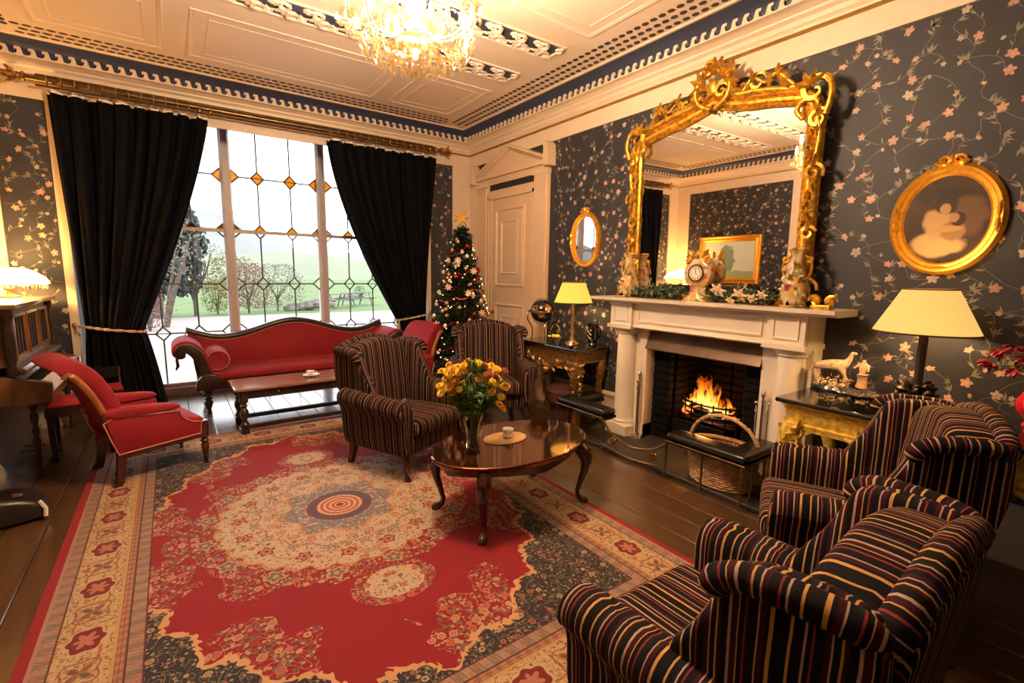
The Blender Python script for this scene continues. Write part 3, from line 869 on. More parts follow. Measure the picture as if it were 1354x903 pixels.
# printed paper: trailing flowered stems
def paper(name, parent, P, u0, u1, v0, v1, holes, seed, N, U):
    """P origin, U along wall, N normal; u,v ranges; holes = list of rects to leave out"""
    r = random.Random(seed); M = MB(); P, U, N = Vector(P), Vector(U), Vector(N); Z = Vector((0,0,1))
    def pt(u, v, l): return P + U*u + Z*v + N*l
    def ok(u, v, m=0.03):
        if u < u0+m or u > u1-m or v < v0+m or v > v1-m: return False
        return not any(a-m < u < b+m and c-m < v < d+m for a, b, c, d in holes)
    def poly(pts, l, mi):
        o = len(M.v); M.v.extend([tuple(pt(a, b, l)) for a, b in pts]); M.f.append(list(range(o, o+len(pts)))); M.m.append(mi)
    def flower(u, v, s, mi):
        if not ok(u, v): return
        k = 5; a0 = r.uniform(0, 6.3); pts = []; sq = r.uniform(0.62, 1.0); tl = r.uniform(0, 3.1)
        for i in range(k*3):
            a = a0+2*pi*i/(k*3); rr = s*(0.60 if i % 3 == 0 else r.uniform(0.85, 1.08))
            x_, y_ = rr*cos(a), rr*sin(a)*sq
            pts.append((u+x_*cos(tl)-y_*sin(tl), v+x_*sin(tl)+y_*cos(tl)))
        poly(pts, 0.0012, mi)
        c = s*0.24; poly([(u+c*cos(q*pi/3), v+c*sin(q*pi/3)) for q in range(6)], 0.0016, 0 if mi != 0 else 1)
    def leaf(u, v, a, L):
        w = L*0.13
        if not ok(u, v) or not ok(u+L*cos(a), v+L*sin(a), 0.005): return
        poly([(u,v),(u+L*0.45*cos(a)-w*sin(a), v+L*0.45*sin(a)+w*cos(a)),(u+L*cos(a), v+L*sin(a)),(u+L*0.45*cos(a)+w*sin(a), v+L*0.45*sin(a)-w*cos(a))], 0.0009, 2)
    def stem(pts, w=0.0019):
        for (a, b), (c, d) in zip(pts, pts[1:]):
            if not ok(a, b, 0.004) or not ok(c, d, 0.004): continue
            t = Vector((c-a, d-b)); 
            if t.length < 1e-6: continue
            t.normalize(); nx, ny = -t.y*w, t.x*w
            poly([(a+nx,b+ny),(a-nx,b-ny),(c-nx,d-ny),(c+nx,d+ny)], 0.0006, 3)
    du, dv = 0.150, 0.138
    nu, nv = int((u1-u0)/du)+3, int((v1-v0)/dv)+3
    node = {}
    for i in range(nu):
        for j in range(nv):
            node[i, j] = (u0-du+du*i+r.uniform(-0.06, 0.06)+(0.08 if j % 2 else 0), v0-dv+dv*j+r.uniform(-0.05, 0.05))
    for i in range(nu):
        for j in range(nv-1):
            a0 = node[i, j]; k = i+r.choice((-1, 0, 0, 1))
            if (k, j+1) not in node: continue
            b0 = node[k, j+1]; bend = r.choice((-1, 1))*r.uniform(0.02, 0.06)
            dx, dy = b0[0]-a0[0], b0[1]-a0[1]; L = sqrt(dx*dx+dy*dy)+1e-6; px, py = -dy/L, dx/L
            q = [(a0[0]+dx*t+px*bend*sin(pi*t)+0.010*sin(9*t+i), a0[1]+dy*t+py*bend*sin(pi*t)) for t in [m/9 for m in range(10)]]
            stem(q, 0.0018)
            for m in (2, 4, 6, 8):
                if r.random() < 0.55:
                    aa = atan2(dy, dx)+r.choice((-1, 1))*r.uniform(0.4, 1.3)
                    for w_ in range(r.choice((1, 1, 2, 3))): leaf(q[m][0], q[m][1], aa+w_*0.55, r.uniform(0.034, 0.058))
            if r.random() < 0.30:
                m = r.choice((3, 5, 7)); s_ = r.choice((-1, 1)); bx, by = q[m][0]+s_*r.uniform(0.03, 0.05), q[m][1]+r.uniform(0.0, 0.05)
                stem([q[m], (bx, by)], 0.0014); flower(bx, by, r.uniform(0.012, 0.018), 1 if r.random() < 0.8 else 4)
    for (i, j), (u, v) in node.items():
        p_ = r.random()
        if p_ < 0.66: flower(u, v, r.uniform(0.024, 0.035), 0 if r.random() < 0.72 else 1)
        elif p_ < 0.85: flower(u, v, r.uniform(0.014, 0.020), 1)
        else:
            a9 = r.uniform(0, 6.3)
            for w_ in range(4): leaf(u, v, a9+w_*0.6, r.uniform(0.035, 0.055))
    return M.build(name, ['print_petal', 'print_petal_pale', 'print_leaf', 'print_stem', 'print_blue'], parent, kind='stuff', flat=True)
paper('wallpaper_print', wall_right, (XR, 0, 0), YN+0.1, 6.22, 0.35, PT, [(1.3, 3.35, 0, 1.36), (4.50, 6.22, 0, 3.2)], 11, (-1,0,0), (0,1,0))
paper('wallpaper_print', wall_left, (XL, 0, 0), -1.0, 6.15, 0.35, PT, [(3.93, 4.12, 0, 3.2)], 12, (1,0,0), (0,1,0))
paper('wallpaper_print', wall_far, (0, YF, 0), -1.23, 3.487, 0.35, PT, [(BX0-0.04, BX1+0.05, 0, 3.2)], 13, (0,-1,0), (1,0,0))

# ---------------------------------------------------------------- corner door with its pediment
DX = XR
M = MB()
for y0, y1 in ((4.56, 4.84), (5.90, 6.18)):
    M.box(DX-0.035, DX, y0, y1, 0, 2.92); M.box(DX-0.055, DX-0.035, y0+0.03, y1-0.03, 0.25, 2.84)
    M.box(DX-0.06, DX, y0-0.01, y1+0.01, 0, 0.25); M.box(DX-0.065, DX, y0-0.01, y1+0.01, 2.80, 2.86)
    M.box(DX-0.05, DX, y0+0.06, y1-0.06, 2.86, 2.97)
M.box(DX-0.045, DX, 4.56, 6.18, 2.82, 2.93)
casing = struct('door_1')
M.build('door_casing', 'door_paint', casing, angle=25)
# pediment: triangular field, raking mouldings, scroll ends
M = MB()
M.prism([(4.56,2.93),(6.18,2.93),(5.37,3.24)], DX-0.03, DX-0.005, 'x')
for s_ in (1, -1):
    c = 5.37; R = []
    for (yy, zz) in ((0.80, 2.955), (0.0, 3.245)):
        R.append([(DX-a, c+s_*yy, zz+b) for a, b in ((0,-0.03),(0.05,-0.03),(0.08,0.0),(0.10,0.01),(0.10,0.035),(0,0.045))])
    M.rings(R)
M.box(DX-0.09, DX, 4.52, 6.22, 2.905, 2.945)
M.build('pediment', 'door_paint', casing, angle=25)
M = MB()
for yc, s_ in ((4.52, 1), (6.22, -1)):
    out = [(yc-0.045,2.87),(yc+0.045,2.87),(yc+0.05,2.95),(yc+0.035,3.05),(yc+0.045,3.11),(yc+0.01,3.145),(yc-0.035,3.11),(yc-0.045,3.0)]
    M.prism(out, DX-0.13, DX, 'x')
    M.lathe([(0.035,-0.135),(0.035,0.0)], 12, (DX, yc, 3.10), axis='x')
M.build('console_bracket', 'door_paint', casing, angle=35)
MB().box(DX-0.03, DX, 4.84, 5.90, 2.62, 2.74).build('head_rail', 'door_paint', casing, flat=True)
M = MB()
frame_pts = [(DX-0.030, 4.84, 5.90)]
M.box(DX-0.028, DX, 4.84, 4.93, 0, 2.62); M.box(DX-0.028, DX, 5.81, 5.90, 0, 2.62); M.box(DX-0.040, DX-0.02, 4.84, 4.87, 0, 2.66); M.box(DX-0.040, DX-0.02, 5.87, 5.90, 0, 2.66); M.box(DX-0.040, DX-0.02, 4.84, 5.90, 2.62, 2.66)
M.build('door_lining', 'door_paint', casing, flat=True)
leaf_ = MB().box(DX-0.018, DX, 4.93, 5.81, 0.01, 2.62).build('door_leaf', 'door_paint', casing, flat=True)
for z0, z1 in ((1.42, 2.48), (0.22, 1.18)):
    for y0, y1 in ((5.03, 5.71),):
        M = MB()
        R = []
        for (a, b) in ((0,0),(0.012,0.0),(0.020,0.02),(0.008,0.035),(0.0,0.04)):
            R.append([(DX-0.018-a, y0+b, z0+b), (DX-0.018-a, y1-b, z0+b), (DX-0.018-a, y1-b, z1-b), (DX-0.018-a, y0+b, z1-b)])
        M.rings(R, cap=False)
        M.box(DX-0.026, DX-0.018, y0+0.06, y1-0.06, z0+0.06, z1-0.06)
        M.rings([[(DX-0.026-a, y0+0.15+b, z0+0.17+b), (DX-0.026-a, y1-0.15-b, z0+0.17+b), (DX-0.026-a, y1-0.15-b, z1-0.17-b), (DX-0.026-a, y0+0.15+b, z1-0.17-b)] for a, b in ((0,0),(0.012,0.002),(0.014,0.016),(0.002,0.026))], cap=False)
        M.build('door_panel', 'door_paint', leaf_, angle=25)
MB().sphere((DX-0.05, 5.74, 1.05), 0.028, 12, 8).build('door_knob', 'brass', leaf_)

# ---------------------------------------------------------------- leaded bay window
win = struct('window_1')
MUL = (0.665, 1.83); LX = (-0.50, -0.12, 0.26, 0.665, 1.03, 1.43, 1.83, 2.20, 2.55, 2.95)
LZ = (0.16, 0.79, 1.41, 2.10, 2.79, 3.38)
M = MB()
for x in (BX0, BX1-0.12): M.box(x, x+0.12, YW-0.02, YW+0.12, 0.14, ZB)
M.box(BX0, BX1, YW-0.03, YW+0.12, 3.38, ZB); M.box(BX0, BX1, YW-0.05, YW+0.14, 0.0, 0.16)
M.build('window_frame', 'white_frame', win, flat=True)
for x in MUL:
    M = MB(); M.rings([[(x+a, YW+b, z) for a, b in ((-0.035,-0.07),(0.035,-0.07),(0.06,-0.02),(0.06,0.09),(-0.06,0.09),(-0.06,-0.02))] for z in (0.16, 3.38)])
    M.build('mullion', 'white_frame', win, angle=20)
MB().box(BX0+0.1, BX1-0.1, YW-0.02, YW+0.05, 2.075, 2.115).build('transom', 'white_frame', win, flat=True)
DW, DH = 0.078, 0.085
came = MB()
yc = YW+0.01
def came_bar(x0, z0, x1, z1, w=0.0095):
    came.tube([(x0, yc, z0), (x1, yc, z1)], w, 4)
xs = list(LX)
def dwf(x): return 0.150 if x in MUL else DW
for i, x in enumerate(xs):
    w_ = dwf(x)
    for k in range(len(LZ)-1):
        if x in MUL: continue
        came_bar(x, LZ[k]+(DH if k else 0), x, LZ[k+1]-(DH if k < 4 else 0))
    for k, z in enumerate(LZ[1:-1], 1):
        if x in MUL:
            for s_ in (-1, 1):
                xm = x+s_*0.06
                came_bar(x+s_*w_, z, xm, z+DH); came_bar(x+s_*w_, z, xm, z-DH)
        else:
            came_bar(x-w_, z, x, z+DH); came_bar(x, z+DH, x+w_, z); came_bar(x+w_, z, x, z-DH); came_bar(x, z-DH, x-w_, z)
            came_bar(x-w_, z, x+w_, z, 0.006)
for z in LZ[1:-1]:
    for a, b in zip(xs, xs[1:]): came_bar(a+dwf(a), z, b-dwf(b), z)
came.build('lead_came', 'lead', win, angle=60)
for i, (a, b) in enumerate(zip(xs, xs[1:])):
    wa, wb = dwf(a), dwf(b)
    aa = a+0.06 if a in MUL else a; bb = b-0.06 if b in MUL else b
    for k, (c, d) in enumerate(zip(LZ, LZ[1:])):
        out = []
        lo, hi = k > 0, k < 4
        out += ([(a+wa, c), (b-wb, c), (bb, c+DH)] if lo else [(aa, c), (bb, c)])
        out += ([(bb, d-DH), (b-wb, d), (a+wa, d), (aa, d-DH)] if hi else [(bb, d), (aa, d)])
        if lo: out.append((aa, c+DH))
        MB().prism(out, yc-0.002, yc+0.002, 'y').build('pane', 'pane_glass', win, flat=True)
def dia(pts, amber, lab):
    MB().prism(pts, yc-0.002, yc+0.002, 'y').build('diamond_pane', 'amber_glass' if amber else 'pane_glass', win, flat=True, label=lab if amber else None)
for i, x in enumerate(xs):
    w_ = dwf(x)
    for k, z in enumerate(LZ[1:-1], 1):
        sides = [(x-0.06, -1), (x+0.06, 1)] if x in MUL else [(x, 0)]
        for xm, s_ in sides:
            if s_ == 0:
                up_, dn_ = [(x-w_,z),(x+w_,z),(x,z+DH)], [(x-w_,z),(x,z-DH),(x+w_,z)]
            else:
                up_, dn_ = [(xm,z),(x+s_*w_,z),(xm,z+DH)], [(xm,z),(xm,z-DH),(x+s_*w_,z)]
            dia(up_, k >= 3, 'amber upper half of a diamond pane'); dia(dn_, k == 4, 'amber lower half of a diamond pane')
MB().box(BX0+0.0, BX1, YW-0.10, YW-0.02, 0.0, 0.11).build('window_sill', 'white_frame', win, flat=True)

# ================================================================ furniture
# ---- wing chairs -------------------------------------------------
def roll(M, pts, r, seg=10, n=4, scale_end=0.45):
    """padded roll with stripes across it: uv follows the length"""
    P = smooth_path(pts, n); o = len(M.v); m = len(P)
    rad = [r*(scale_end + (1-scale_end)*min(1, min(i, m-1-i)/2.0)) for i in range(m)]
    M.tube(P, rad, seg)
    d = 0
    for i in range(m):
        if i: d += (P[i]-P[i-1]).length
        for k in range(seg): M.uv[o+i*seg+k] = d
    return M
def wing_chair(name, label, fabric, loc, rz, group, legwood='mahogany'):
    t = thing(name, label, 'chair', loc, rz, group)
    # seat base
    M = MB(); M.rbox(-0.35, 0.35, -0.30, 0.36, 0.19, 0.34, 0.03, 2)
    M.build('seat_base', fabric, t, uv='x', sub=1)
    M = MB(); o = 0
    M.rbox(-0.275, 0.275, -0.20, 0.42, 0.335, 0.475, 0.05, 3)
    M.fn(lambda x, y, z: (x, y, z + (0.018*(1-(x/0.28)**2)*(1-((y-0.1)/0.33)**2) if z > 0.4 else 0)))
    M.build('seat_cushion', fabric, t, uv='x', sub=1)
    # arms
    for s in (-1, 1):
        sec = [(0.285,0.18),(0.39,0.18),(0.395,0.40),(0.40,0.50),(0.435,0.53),(0.455,0.575),(0.44,0.625),(0.40,0.652),(0.345,0.655),(0.30,0.63),(0.280,0.585),(0.283,0.50)]
        R = []
        for y, k, dz in ((-0.30,0.90,0.03),(-0.28,1.0,0.03),(-0.10,1.0,0.015),(0.10,1.0,0.0),(0.26,1.0,-0.004),(0.345,1.0,-0.008),(0.372,0.97,-0.012),(0.385,0.88,-0.02)):
            R.append([(s*(0.365+(a-0.365)*k), y, (0.45+(b-0.45)*k) + (dz if b > 0.5 else 0)) for a, b in sec])
        M = MB().rings(R)
        M.build('arm', fabric, t, uv='y', sub=1)
    # back: outline in x-z, reclined
    def lean(x, y, z): return (x*(1-0.06*max(0, z-0.5)), y + 0.01 - max(0, z-0.40)*0.13, z)
    out = [(-0.31,0.30),(0.31,0.30),(0.33,0.55),(0.335,0.80),(0.325,0.93),(0.27,0.985),(0.18,1.01),(0.09,1.03),(0,1.04),(-0.09,1.03),(-0.18,1.01),(-0.27,0.985),(-0.325,0.93),(-0.335,0.80),(-0.33,0.55)]
    M = MB().puff(out, -0.33, -0.16, 'y', 0.045, 3); M.fn(lean)
    M.build('backrest', fabric, t, uv='x', sub=1)
    M = MB().puff([(-0.30,0.20),(0.30,0.20),(0.31,0.55),(0.31,0.90),(0.20,0.96),(0,0.985),(-0.20,0.96),(-0.31,0.90),(-0.31,0.55)], -0.375, -0.32, 'y', 0.02, 2); M.fn(lean)
    M.build('back_panel', fabric, t, uv='x', sub=1)
    M = MB(); roll(M, [lean(-0.33,-0.325,0.90), lean(-0.27,-0.335,0.975), lean(-0.13,-0.335,1.015), lean(0,-0.335,1.03), lean(0.13,-0.335,1.015), lean(0.27,-0.335,0.975), lean(0.33,-0.325,0.90)], 0.036)
    M.build('back_roll', fabric, t)
    # wings
    for s in (-1, 1):
        wo = [(-0.36,0.56),(0.06,0.57),(0.075,0.63),(0.035,0.70),(-0.02,0.78),(-0.06,0.87),(-0.085,0.94),(-0.115,0.975),(-0.17,0.99),(-0.28,0.995),(-0.36,0.985),(-0.39,0.95),(-0.385,0.75)]
        M = MB().puff(wo, s*0.285, s*0.370, 'x', 0.028, 3)
        M.fn(lambda x, y, z: (x + s*0.030*max(0, (y+0.25)/0.3)*max(0, (z-0.58)/0.3), y-0.02, z))
        M.build('wing', fabric, t, uv='y', sub=1)
        M = MB(); roll(M, [(s*0.392,-0.090,0.890),(s*0.400,-0.105,0.935),(s*0.395,-0.16,0.966),(s*0.380,-0.25,0.972),(s*0.365,-0.33,0.970),(s*0.345,-0.405,0.955)], 0.034)
        M.build('wing_roll', fabric, t)
    # legs
    for s in (-1, 1):
        M = MB()
        prof = [((s*0.30),0.31,0.20,0.040),(s*0.325,0.335,0.155,0.036),(s*0.335,0.345,0.11,0.027),(s*0.325,0.335,0.06,0.019),(s*0.322,0.335,0.03,0.020),(s*0.332,0.35,0.012,0.032),(s*0.332,0.35,0.0,0.030)]
        M.tube([p[:3] for p in prof], [p[3] for p in prof], 10)
        M.build('leg', legwood, t)
        M = MB(); M.rings([[(s*0.29+a, b+c_, z) for a, b in ((-w,-w),(w,-w),(w,w),(-w,w))] for z, w, c_ in ((0.0,0.019,-0.325),(0.10,0.022,-0.29),(0.22,0.027,-0.265))])
        M.build('leg', legwood, t, angle=30)
    return t
GC = 'striped wing armchairs around the fireplace'
wing_chair('wing_armchair', 'brown striped wing armchair left of the flower vase, in front of the long oak table', 'striped_velvet_darker', (1.53,3.72,0), face(0.42,-0.91), GC)
wing_chair('wing_armchair', 'brown striped wing armchair behind the flower vase, in front of the decorated tree', 'striped_velvet_darker', (2.82,4.32,0), face(-0.40,-0.92), GC)
wing_chair('wing_armchair', 'nearest striped wing armchair at the bottom right, seen from behind', 'striped_velvet', (1.345,0.625,0), face(0.0,1), GC)
wing_chair('wing_armchair', 'striped wing armchair beside the gilt console table with the black marble top', 'striped_velvet', (2.66,0.79,0), face(-0.43,0.90), GC)

# ---- red parlour chair -------------------------------------------
def parlour_chair(name, label, loc, rz, group):
    t = thing(name, label, 'chair', loc, rz, group)
    # side profile in y(front)-z; width along x
    back = [(-0.26,0.34),(-0.29,0.44),(-0.325,0.55),(-0.365,0.68),(-0.41,0.79),(-0.46,0.86),(-0.52,0.905),(-0.575,0.905)]
    front = [(-0.590,0.935),(-0.55,0.975),(-0.46,0.985),(-0.365,0.935),(-0.285,0.83),(-0.235,0.70),(-0.195,0.58),(-0.13,0.48),(-0.10,0.40)]
    prof = back+front
    M = MB().puff(prof, -0.265, 0.265, 'x', 0.03, 3)
    M.build('backrest', 'red_velvet', t, sub=1)
    for s in (-1, 1):      # show wood strips on the back sides
        pts = smooth_path([(s*0.272,y,z) for y, z in ((-0.23,0.26),(-0.26,0.38),(-0.30,0.52),(-0.355,0.68),(-0.41,0.79),(-0.45,0.85),(-0.49,0.875),(-0.50,0.85))], 3)
        M = MB().tube(pts, [0.024 if i < len(pts)-5 else 0.016 for i in range(len(pts))], 8)
        M.build('side_rail', 'chair_show_wood', t)
        M = MB().tube(smooth_path([(s*0.286,y,z) for y, z in ((-0.25,0.36),(-0.29,0.50),(-0.335,0.66),(-0.40,0.80),(-0.48,0.89))], 4), 0.006, 5)
        M.build('piping', 'red_piping', t)
    M = MB().puff([(-0.24,0.24),(0.31,0.26),(0.335,0.32),(0.33,0.395),(0.26,0.42),(0.05,0.43),(-0.20,0.40)], -0.26, 0.26, 'x', 0.035, 3)
    M.build('seat', 'red_velvet', t, sub=1)
    for s in (-1, 1):
        M = MB().puff([(-0.26,0.245),(0.275,0.27),(0.275,0.375),(0.20,0.40),(0.15,0.45),(0.145,0.50),(-0.20,0.535),(-0.32,0.53)], s*0.235, s*0.30, 'x', 0.012, 2)
        M.build('side_panel', 'red_velvet', t)
        pipe = smooth_path([(s*0.304,y,z) for y, z in ((-0.26,0.255),(0.27,0.28))], 2) + [Vector((s*0.304,0.28,0.375))] + smooth_path([(s*0.304,y,z) for y, z in ((0.21,0.395),(0.155,0.44),(0.135,0.50))], 3) + [Vector((s*0.304,-0.28,0.53)), Vector((s*0.304,-0.33,0.50)), Vector((s*0.304,-0.30,0.38))]
        MB().tube(pipe, 0.0055, 5, closed=True).build('piping', 'red_piping', t)
        M = MB().puff([(-0.36,0.51),(0.10,0.505),(0.155,0.525),(0.15,0.555),(0.05,0.575),(-0.20,0.60),(-0.34,0.60)], s*0.215, s*0.315, 'x', 0.025, 3)
        M.build('arm_pad', 'red_velvet', t, sub=1)
        M = MB().rings([[(s*0.275+a, y, z) for a in (-0.022, 0.022) for z in ((b, b+0.035) if a < 0 else (b+0.035, b))] for y, b in ((-0.27,0.215),(0.33,0.245))])
        M.build('seat_rail', 'mahogany', t, angle=30)
        M = MB().lathe([(0.014,0),(0.016,0.015),(0.010,0.03),(0.020,0.05),(0.018,0.08),(0.024,0.12),(0.030,0.17),(0.020,0.19),(0.034,0.205),(0.020,0.22),(0.030,0.24),(0.034,0.28),(0.036,0.34),(0.030,0.375)], 12, (s*0.272,0.305,0))
        M.build('leg', 'mahogany', t)
        M = MB(); M.rings([[(s*0.262+a, b+c_, z) for a, b in ((-w,-w),(w,-w),(w,w),(-w,w))] for z, w, c_ in ((0.0,0.026,-0.285),(0.012,0.028,-0.28),(0.05,0.023,-0.26),(0.15,0.025,-0.245),(0.26,0.029,-0.235))])
        M.build('leg', 'mahogany', t, angle=30)
    MB().box(-0.27, 0.27, 0.30, 0.335, 0.245, 0.285).build('front_rail', 'mahogany', t)
    return t
GR = 'red velvet parlour armchairs'
parlour_chair('parlour_armchair', 'red velvet scroll-back armchair with turned legs beside the piano', (-0.235,4.69,0), face(0.954,0.30), GR)
parlour_chair('parlour_armchair', 'red velvet armchair partly hidden behind the two brown striped armchairs', (2.18,5.45,0), face(-0.97,-0.25), GR)

# ---- red sofa ------------------------------------------------------
def sofa():
    t = thing('settee', 'red velvet settee with dark carved wooden frame in front of the window', 'sofa', (1.27, 6.10, 0), 0.0)
    L = 1.05
    # back with serpentine top rail
    def top(x):
        a = abs(x)/1.22
        return 0.92 - 0.16*max(0, sin(pi*min(1, a*0.80)))**2*0.9 + (0.05*max(0, (a-0.72)/0.28)**1.2 if a > 0.72 else 0) + 0.05*(1-a)
    n = 28; X = [-1.16+2.32*i/n for i in range(n+1)]
    out = [(x, 0.36) for x in (-1.10, 1.10)] + [(x, top(x)-0.01) for x in reversed(X)]
    M = MB().puff(out, 0.58, 0.68, 'y', 0.02, 2); M.build('backrest', 'red_velvet', t)
    rail = [(x, 0.60, top(x)) for x in X]
    rail = [(-1.15,0.60,0.70),(-1.19,0.60,0.76)] + rail + [(1.19,0.60,0.76),(1.15,0.60,0.70)]
    M = MB(); P = [Vector(p) for p in rail]
    M.rings([[(p.x, p.y+a, p.z+b) for a, b in ((-0.03,-0.03),(-0.035,0.0),(-0.02,0.022),(0.05,0.03),(0.085,0.01),(0.085,-0.03))] for p in P])
    M.build('top_rail', 'dark_oak', t, angle=50)
    MB().tube([(p.x, 0.572, p.z-0.04) for p in P[3:-3]], 0.005, 5).build('piping', 'red_piping', t)
    # seat
    M = MB().rbox(-1.02, 1.02, 0.0, 0.60, 0.37, 0.47, 0.035, 3); M.build('seat', 'red_velvet', t)
    M = MB()
    M.rings([[(x, y, z) for y, z in ((-0.012,0.28),(-0.03,0.30),(-0.025,0.345),(-0.035,0.37),(0.03,0.375),(0.03,0.28))] for x in (-1.10,1.10)])
    M.box(-1.08, 1.08, 0.56, 0.62, 0.28, 0.37); M.box(-1.10,-1.05,0,0.6,0.28,0.37); M.box(1.05,1.10,0,0.6,0.28,0.37)
    M.build('seat_rail', 'dark_oak', t, angle=30)
    for s in (-1, 1):
        # scrolled arm profile (x outward, z)
        cl = smooth_path([(0.93,0.36,0),(0.965,0.42,0),(1.00,0.50,0),(1.03,0.60,0),(1.07,0.70,0),(1.13,0.765,0),(1.20,0.785,0),(1.26,0.755,0),(1.275,0.70,0),(1.24,0.665,0),(1.205,0.68,0)], 3)
        pad = []; 
        w = [0.035]*len(cl)
        prof = []; prof2 = []
        for i, p in enumerate(cl):
            q = cl[min(i+1, len(cl)-1)]-cl[max(i-1, 0)]; q.normalize(); nx, nz = -q.y, q.x
            ww = 0.045*(1-0.55*max(0, (i/len(cl)-0.72)/0.28))
            prof.append((s*(p.x+nx*ww), p.y+nz*ww)); prof2.append((s*(p.x-nx*ww*0.3), p.y-nz*ww*0.3))
        ol = prof + prof2[::-1]
        M = MB().puff(ol, 0.02, 0.60, 'y', 0.008, 2); M.build('arm_pad', 'red_velvet', t, angle=60)
        # wooden front scroll
        pr = []; pr2 = []
        for i, p in enumerate(cl):
            q = cl[min(i+1, len(cl)-1)]-cl[max(i-1, 0)]; q.normalize(); nx, nz = -q.y, q.x
            f = i/len(cl); ww = 0.020+0.030*sin(pi*min(1, f*1.1)) + 0.05*max(0, 0.25-f)*3
            pr.append((s*(p.x-nx*ww*1.6+0.01), p.y-nz*ww*1.6)); pr2.append((s*(p.x+nx*0.018), p.y+nz*0.018))
        M = MB().puff(pr + pr2[::-1], -0.035, 0.03, 'y', 0.008, 2); M.build('arm_scroll', 'dark_oak', t, angle=60)
        MB().lathe([(0.001,-0.05),(0.028,-0.045),(0.035,-0.03)], 12, (s*1.225,0,0.705), axis='y').build('scroll_boss', 'dark_oak', t)
        # cresting drop at the arm end
        MB().tube([(s*1.262,-0.0,0.70),(s*1.275,-0.01,0.64),(s*1.27,-0.01,0.57),(s*1.29,-0.01,0.53)], [0.018,0.015,0.018,0.008], 6).build('tassel', 'dark_oak', t)
        # swelling shoulder of rail above the leg
        M = MB().puff([(s*0.86,0.37),(s*0.90,0.43),(s*0.98,0.46),(s*1.06,0.45),(s*1.12,0.38),(s*1.13,0.28),(s*0.98,0.27)], -0.05, 0.02, 'y', 0.012, 2)
        M.build('rail_block', 'dark_oak', t, angle=50)
        for y in (0.03, 0.56):
            M = MB().lathe(turned_leg(0.285, 0.048), 14, (s*1.02, y, 0)); M.build('leg', 'dark_oak', t)
    return t
sofa()
for x, lab in ((0.37, 'red velvet bolster at the left end of the settee'), (2.17, 'red velvet bolster at the right end of the settee, behind the striped armchair')):
    o = thing('bolster', lab, 'cushion', (x, 6.13, 0.475), 0, 'bolsters on the settee')
    MB().lathe([(0.004,0.02),(0.10,0.0),(0.115,0.02),(0.12,0.05),(0.12,0.42),(0.10,0.45),(0.004,0.455)], 24, (0,0,0.12), axis='y').build('cover', 'red_velvet', o)
    MB().tube([(0.108*cos(a*pi/12), 0.004, 0.12+0.108*sin(a*pi/12)) for a in range(24)], 0.006, 5, closed=True).build('piping', 'red_piping', o)

# ---- oak coffee table ----------------------------------------------
t = thing('coffee_table', 'long low dark oak table with turned legs in front of the red settee', 'table', (1.05, 5.36, 0), 0.02)
simple('oak_top', (0.30, 0.14, 0.085), 0.16, var=0.25, scale=5, stretch=(1,8,1), Coat_Weight=0.8, Coat_Roughness=0.08)
MB().rbox(-0.64, 0.64, -0.26, 0.26, 0.44, 0.468, 0.008, 2).build('tabletop', 'oak_top', t, angle=12)
M = MB()
for y in (-0.215, 0.19): M.box(-0.56, 0.56, y, y+0.025, 0.355, 0.44)
for x in (-0.575, 0.55): M.box(x, x+0.025, -0.2, 0.2, 0.355, 0.44)
M.build('apron', 'dark_oak', t)
for x in (-0.25, 0.28):
    MB().sphere((x, -0.222, 0.40), 0.013, 8, 5).build('knob', 'brass', t)
LEGP = [(1,0),(1,0.16),(0.6,0.17),(0.9,0.20),(1.0,0.24),(0.55,0.30),(0.5,0.34),(0.95,0.42),(1.0,0.50),(0.8,0.56),(0.5,0.60),(0.85,0.66),(0.5,0.70),(1,0.74),(1,1)]
for x in (-0.56, 0.56):
    for y in (-0.20, 0.20):
        MB().lathe(turned_leg(0.44, 0.040, prof=LEGP), 12, (x, y, 0)).build('leg', 'dark_oak', t)
for y in (-0.20, 0.20): MB().box(-0.54, 0.54, y-0.02, y+0.02, 0.055, 0.095).build('stretcher', 'dark_oak', t)
# cup and saucer on it
t = thing('tea_cup', 'white cup on a saucer on the long oak table', 'cup', (1.17, 5.36, 0.468))
MB().lathe([(0.001,0.004),(0.05,0.004),(0.085,0.014),(0.088,0.018),(0.05,0.010),(0.001,0.008)], 20, cap=False).build('saucer', 'cup_white', t)
MB().lathe([(0.02,0.010),(0.025,0.012),(0.036,0.03),(0.042,0.06),(0.040,0.06),(0.034,0.035),(0.001,0.018)], 18, (-0.01,0,0), cap=False).build('cup', 'cup_white', t)
MB().tube([(0.030,0,0.052),(0.055,0,0.05),(0.058,0,0.034),(0.034,0,0.026)], 0.004, 6).build('handle', 'cup_white', t)
MB().tube([(-0.02,-0.06,0.02),(0.07,-0.035,0.022)], 0.003, 5).build('teaspoon', 'steel', t)

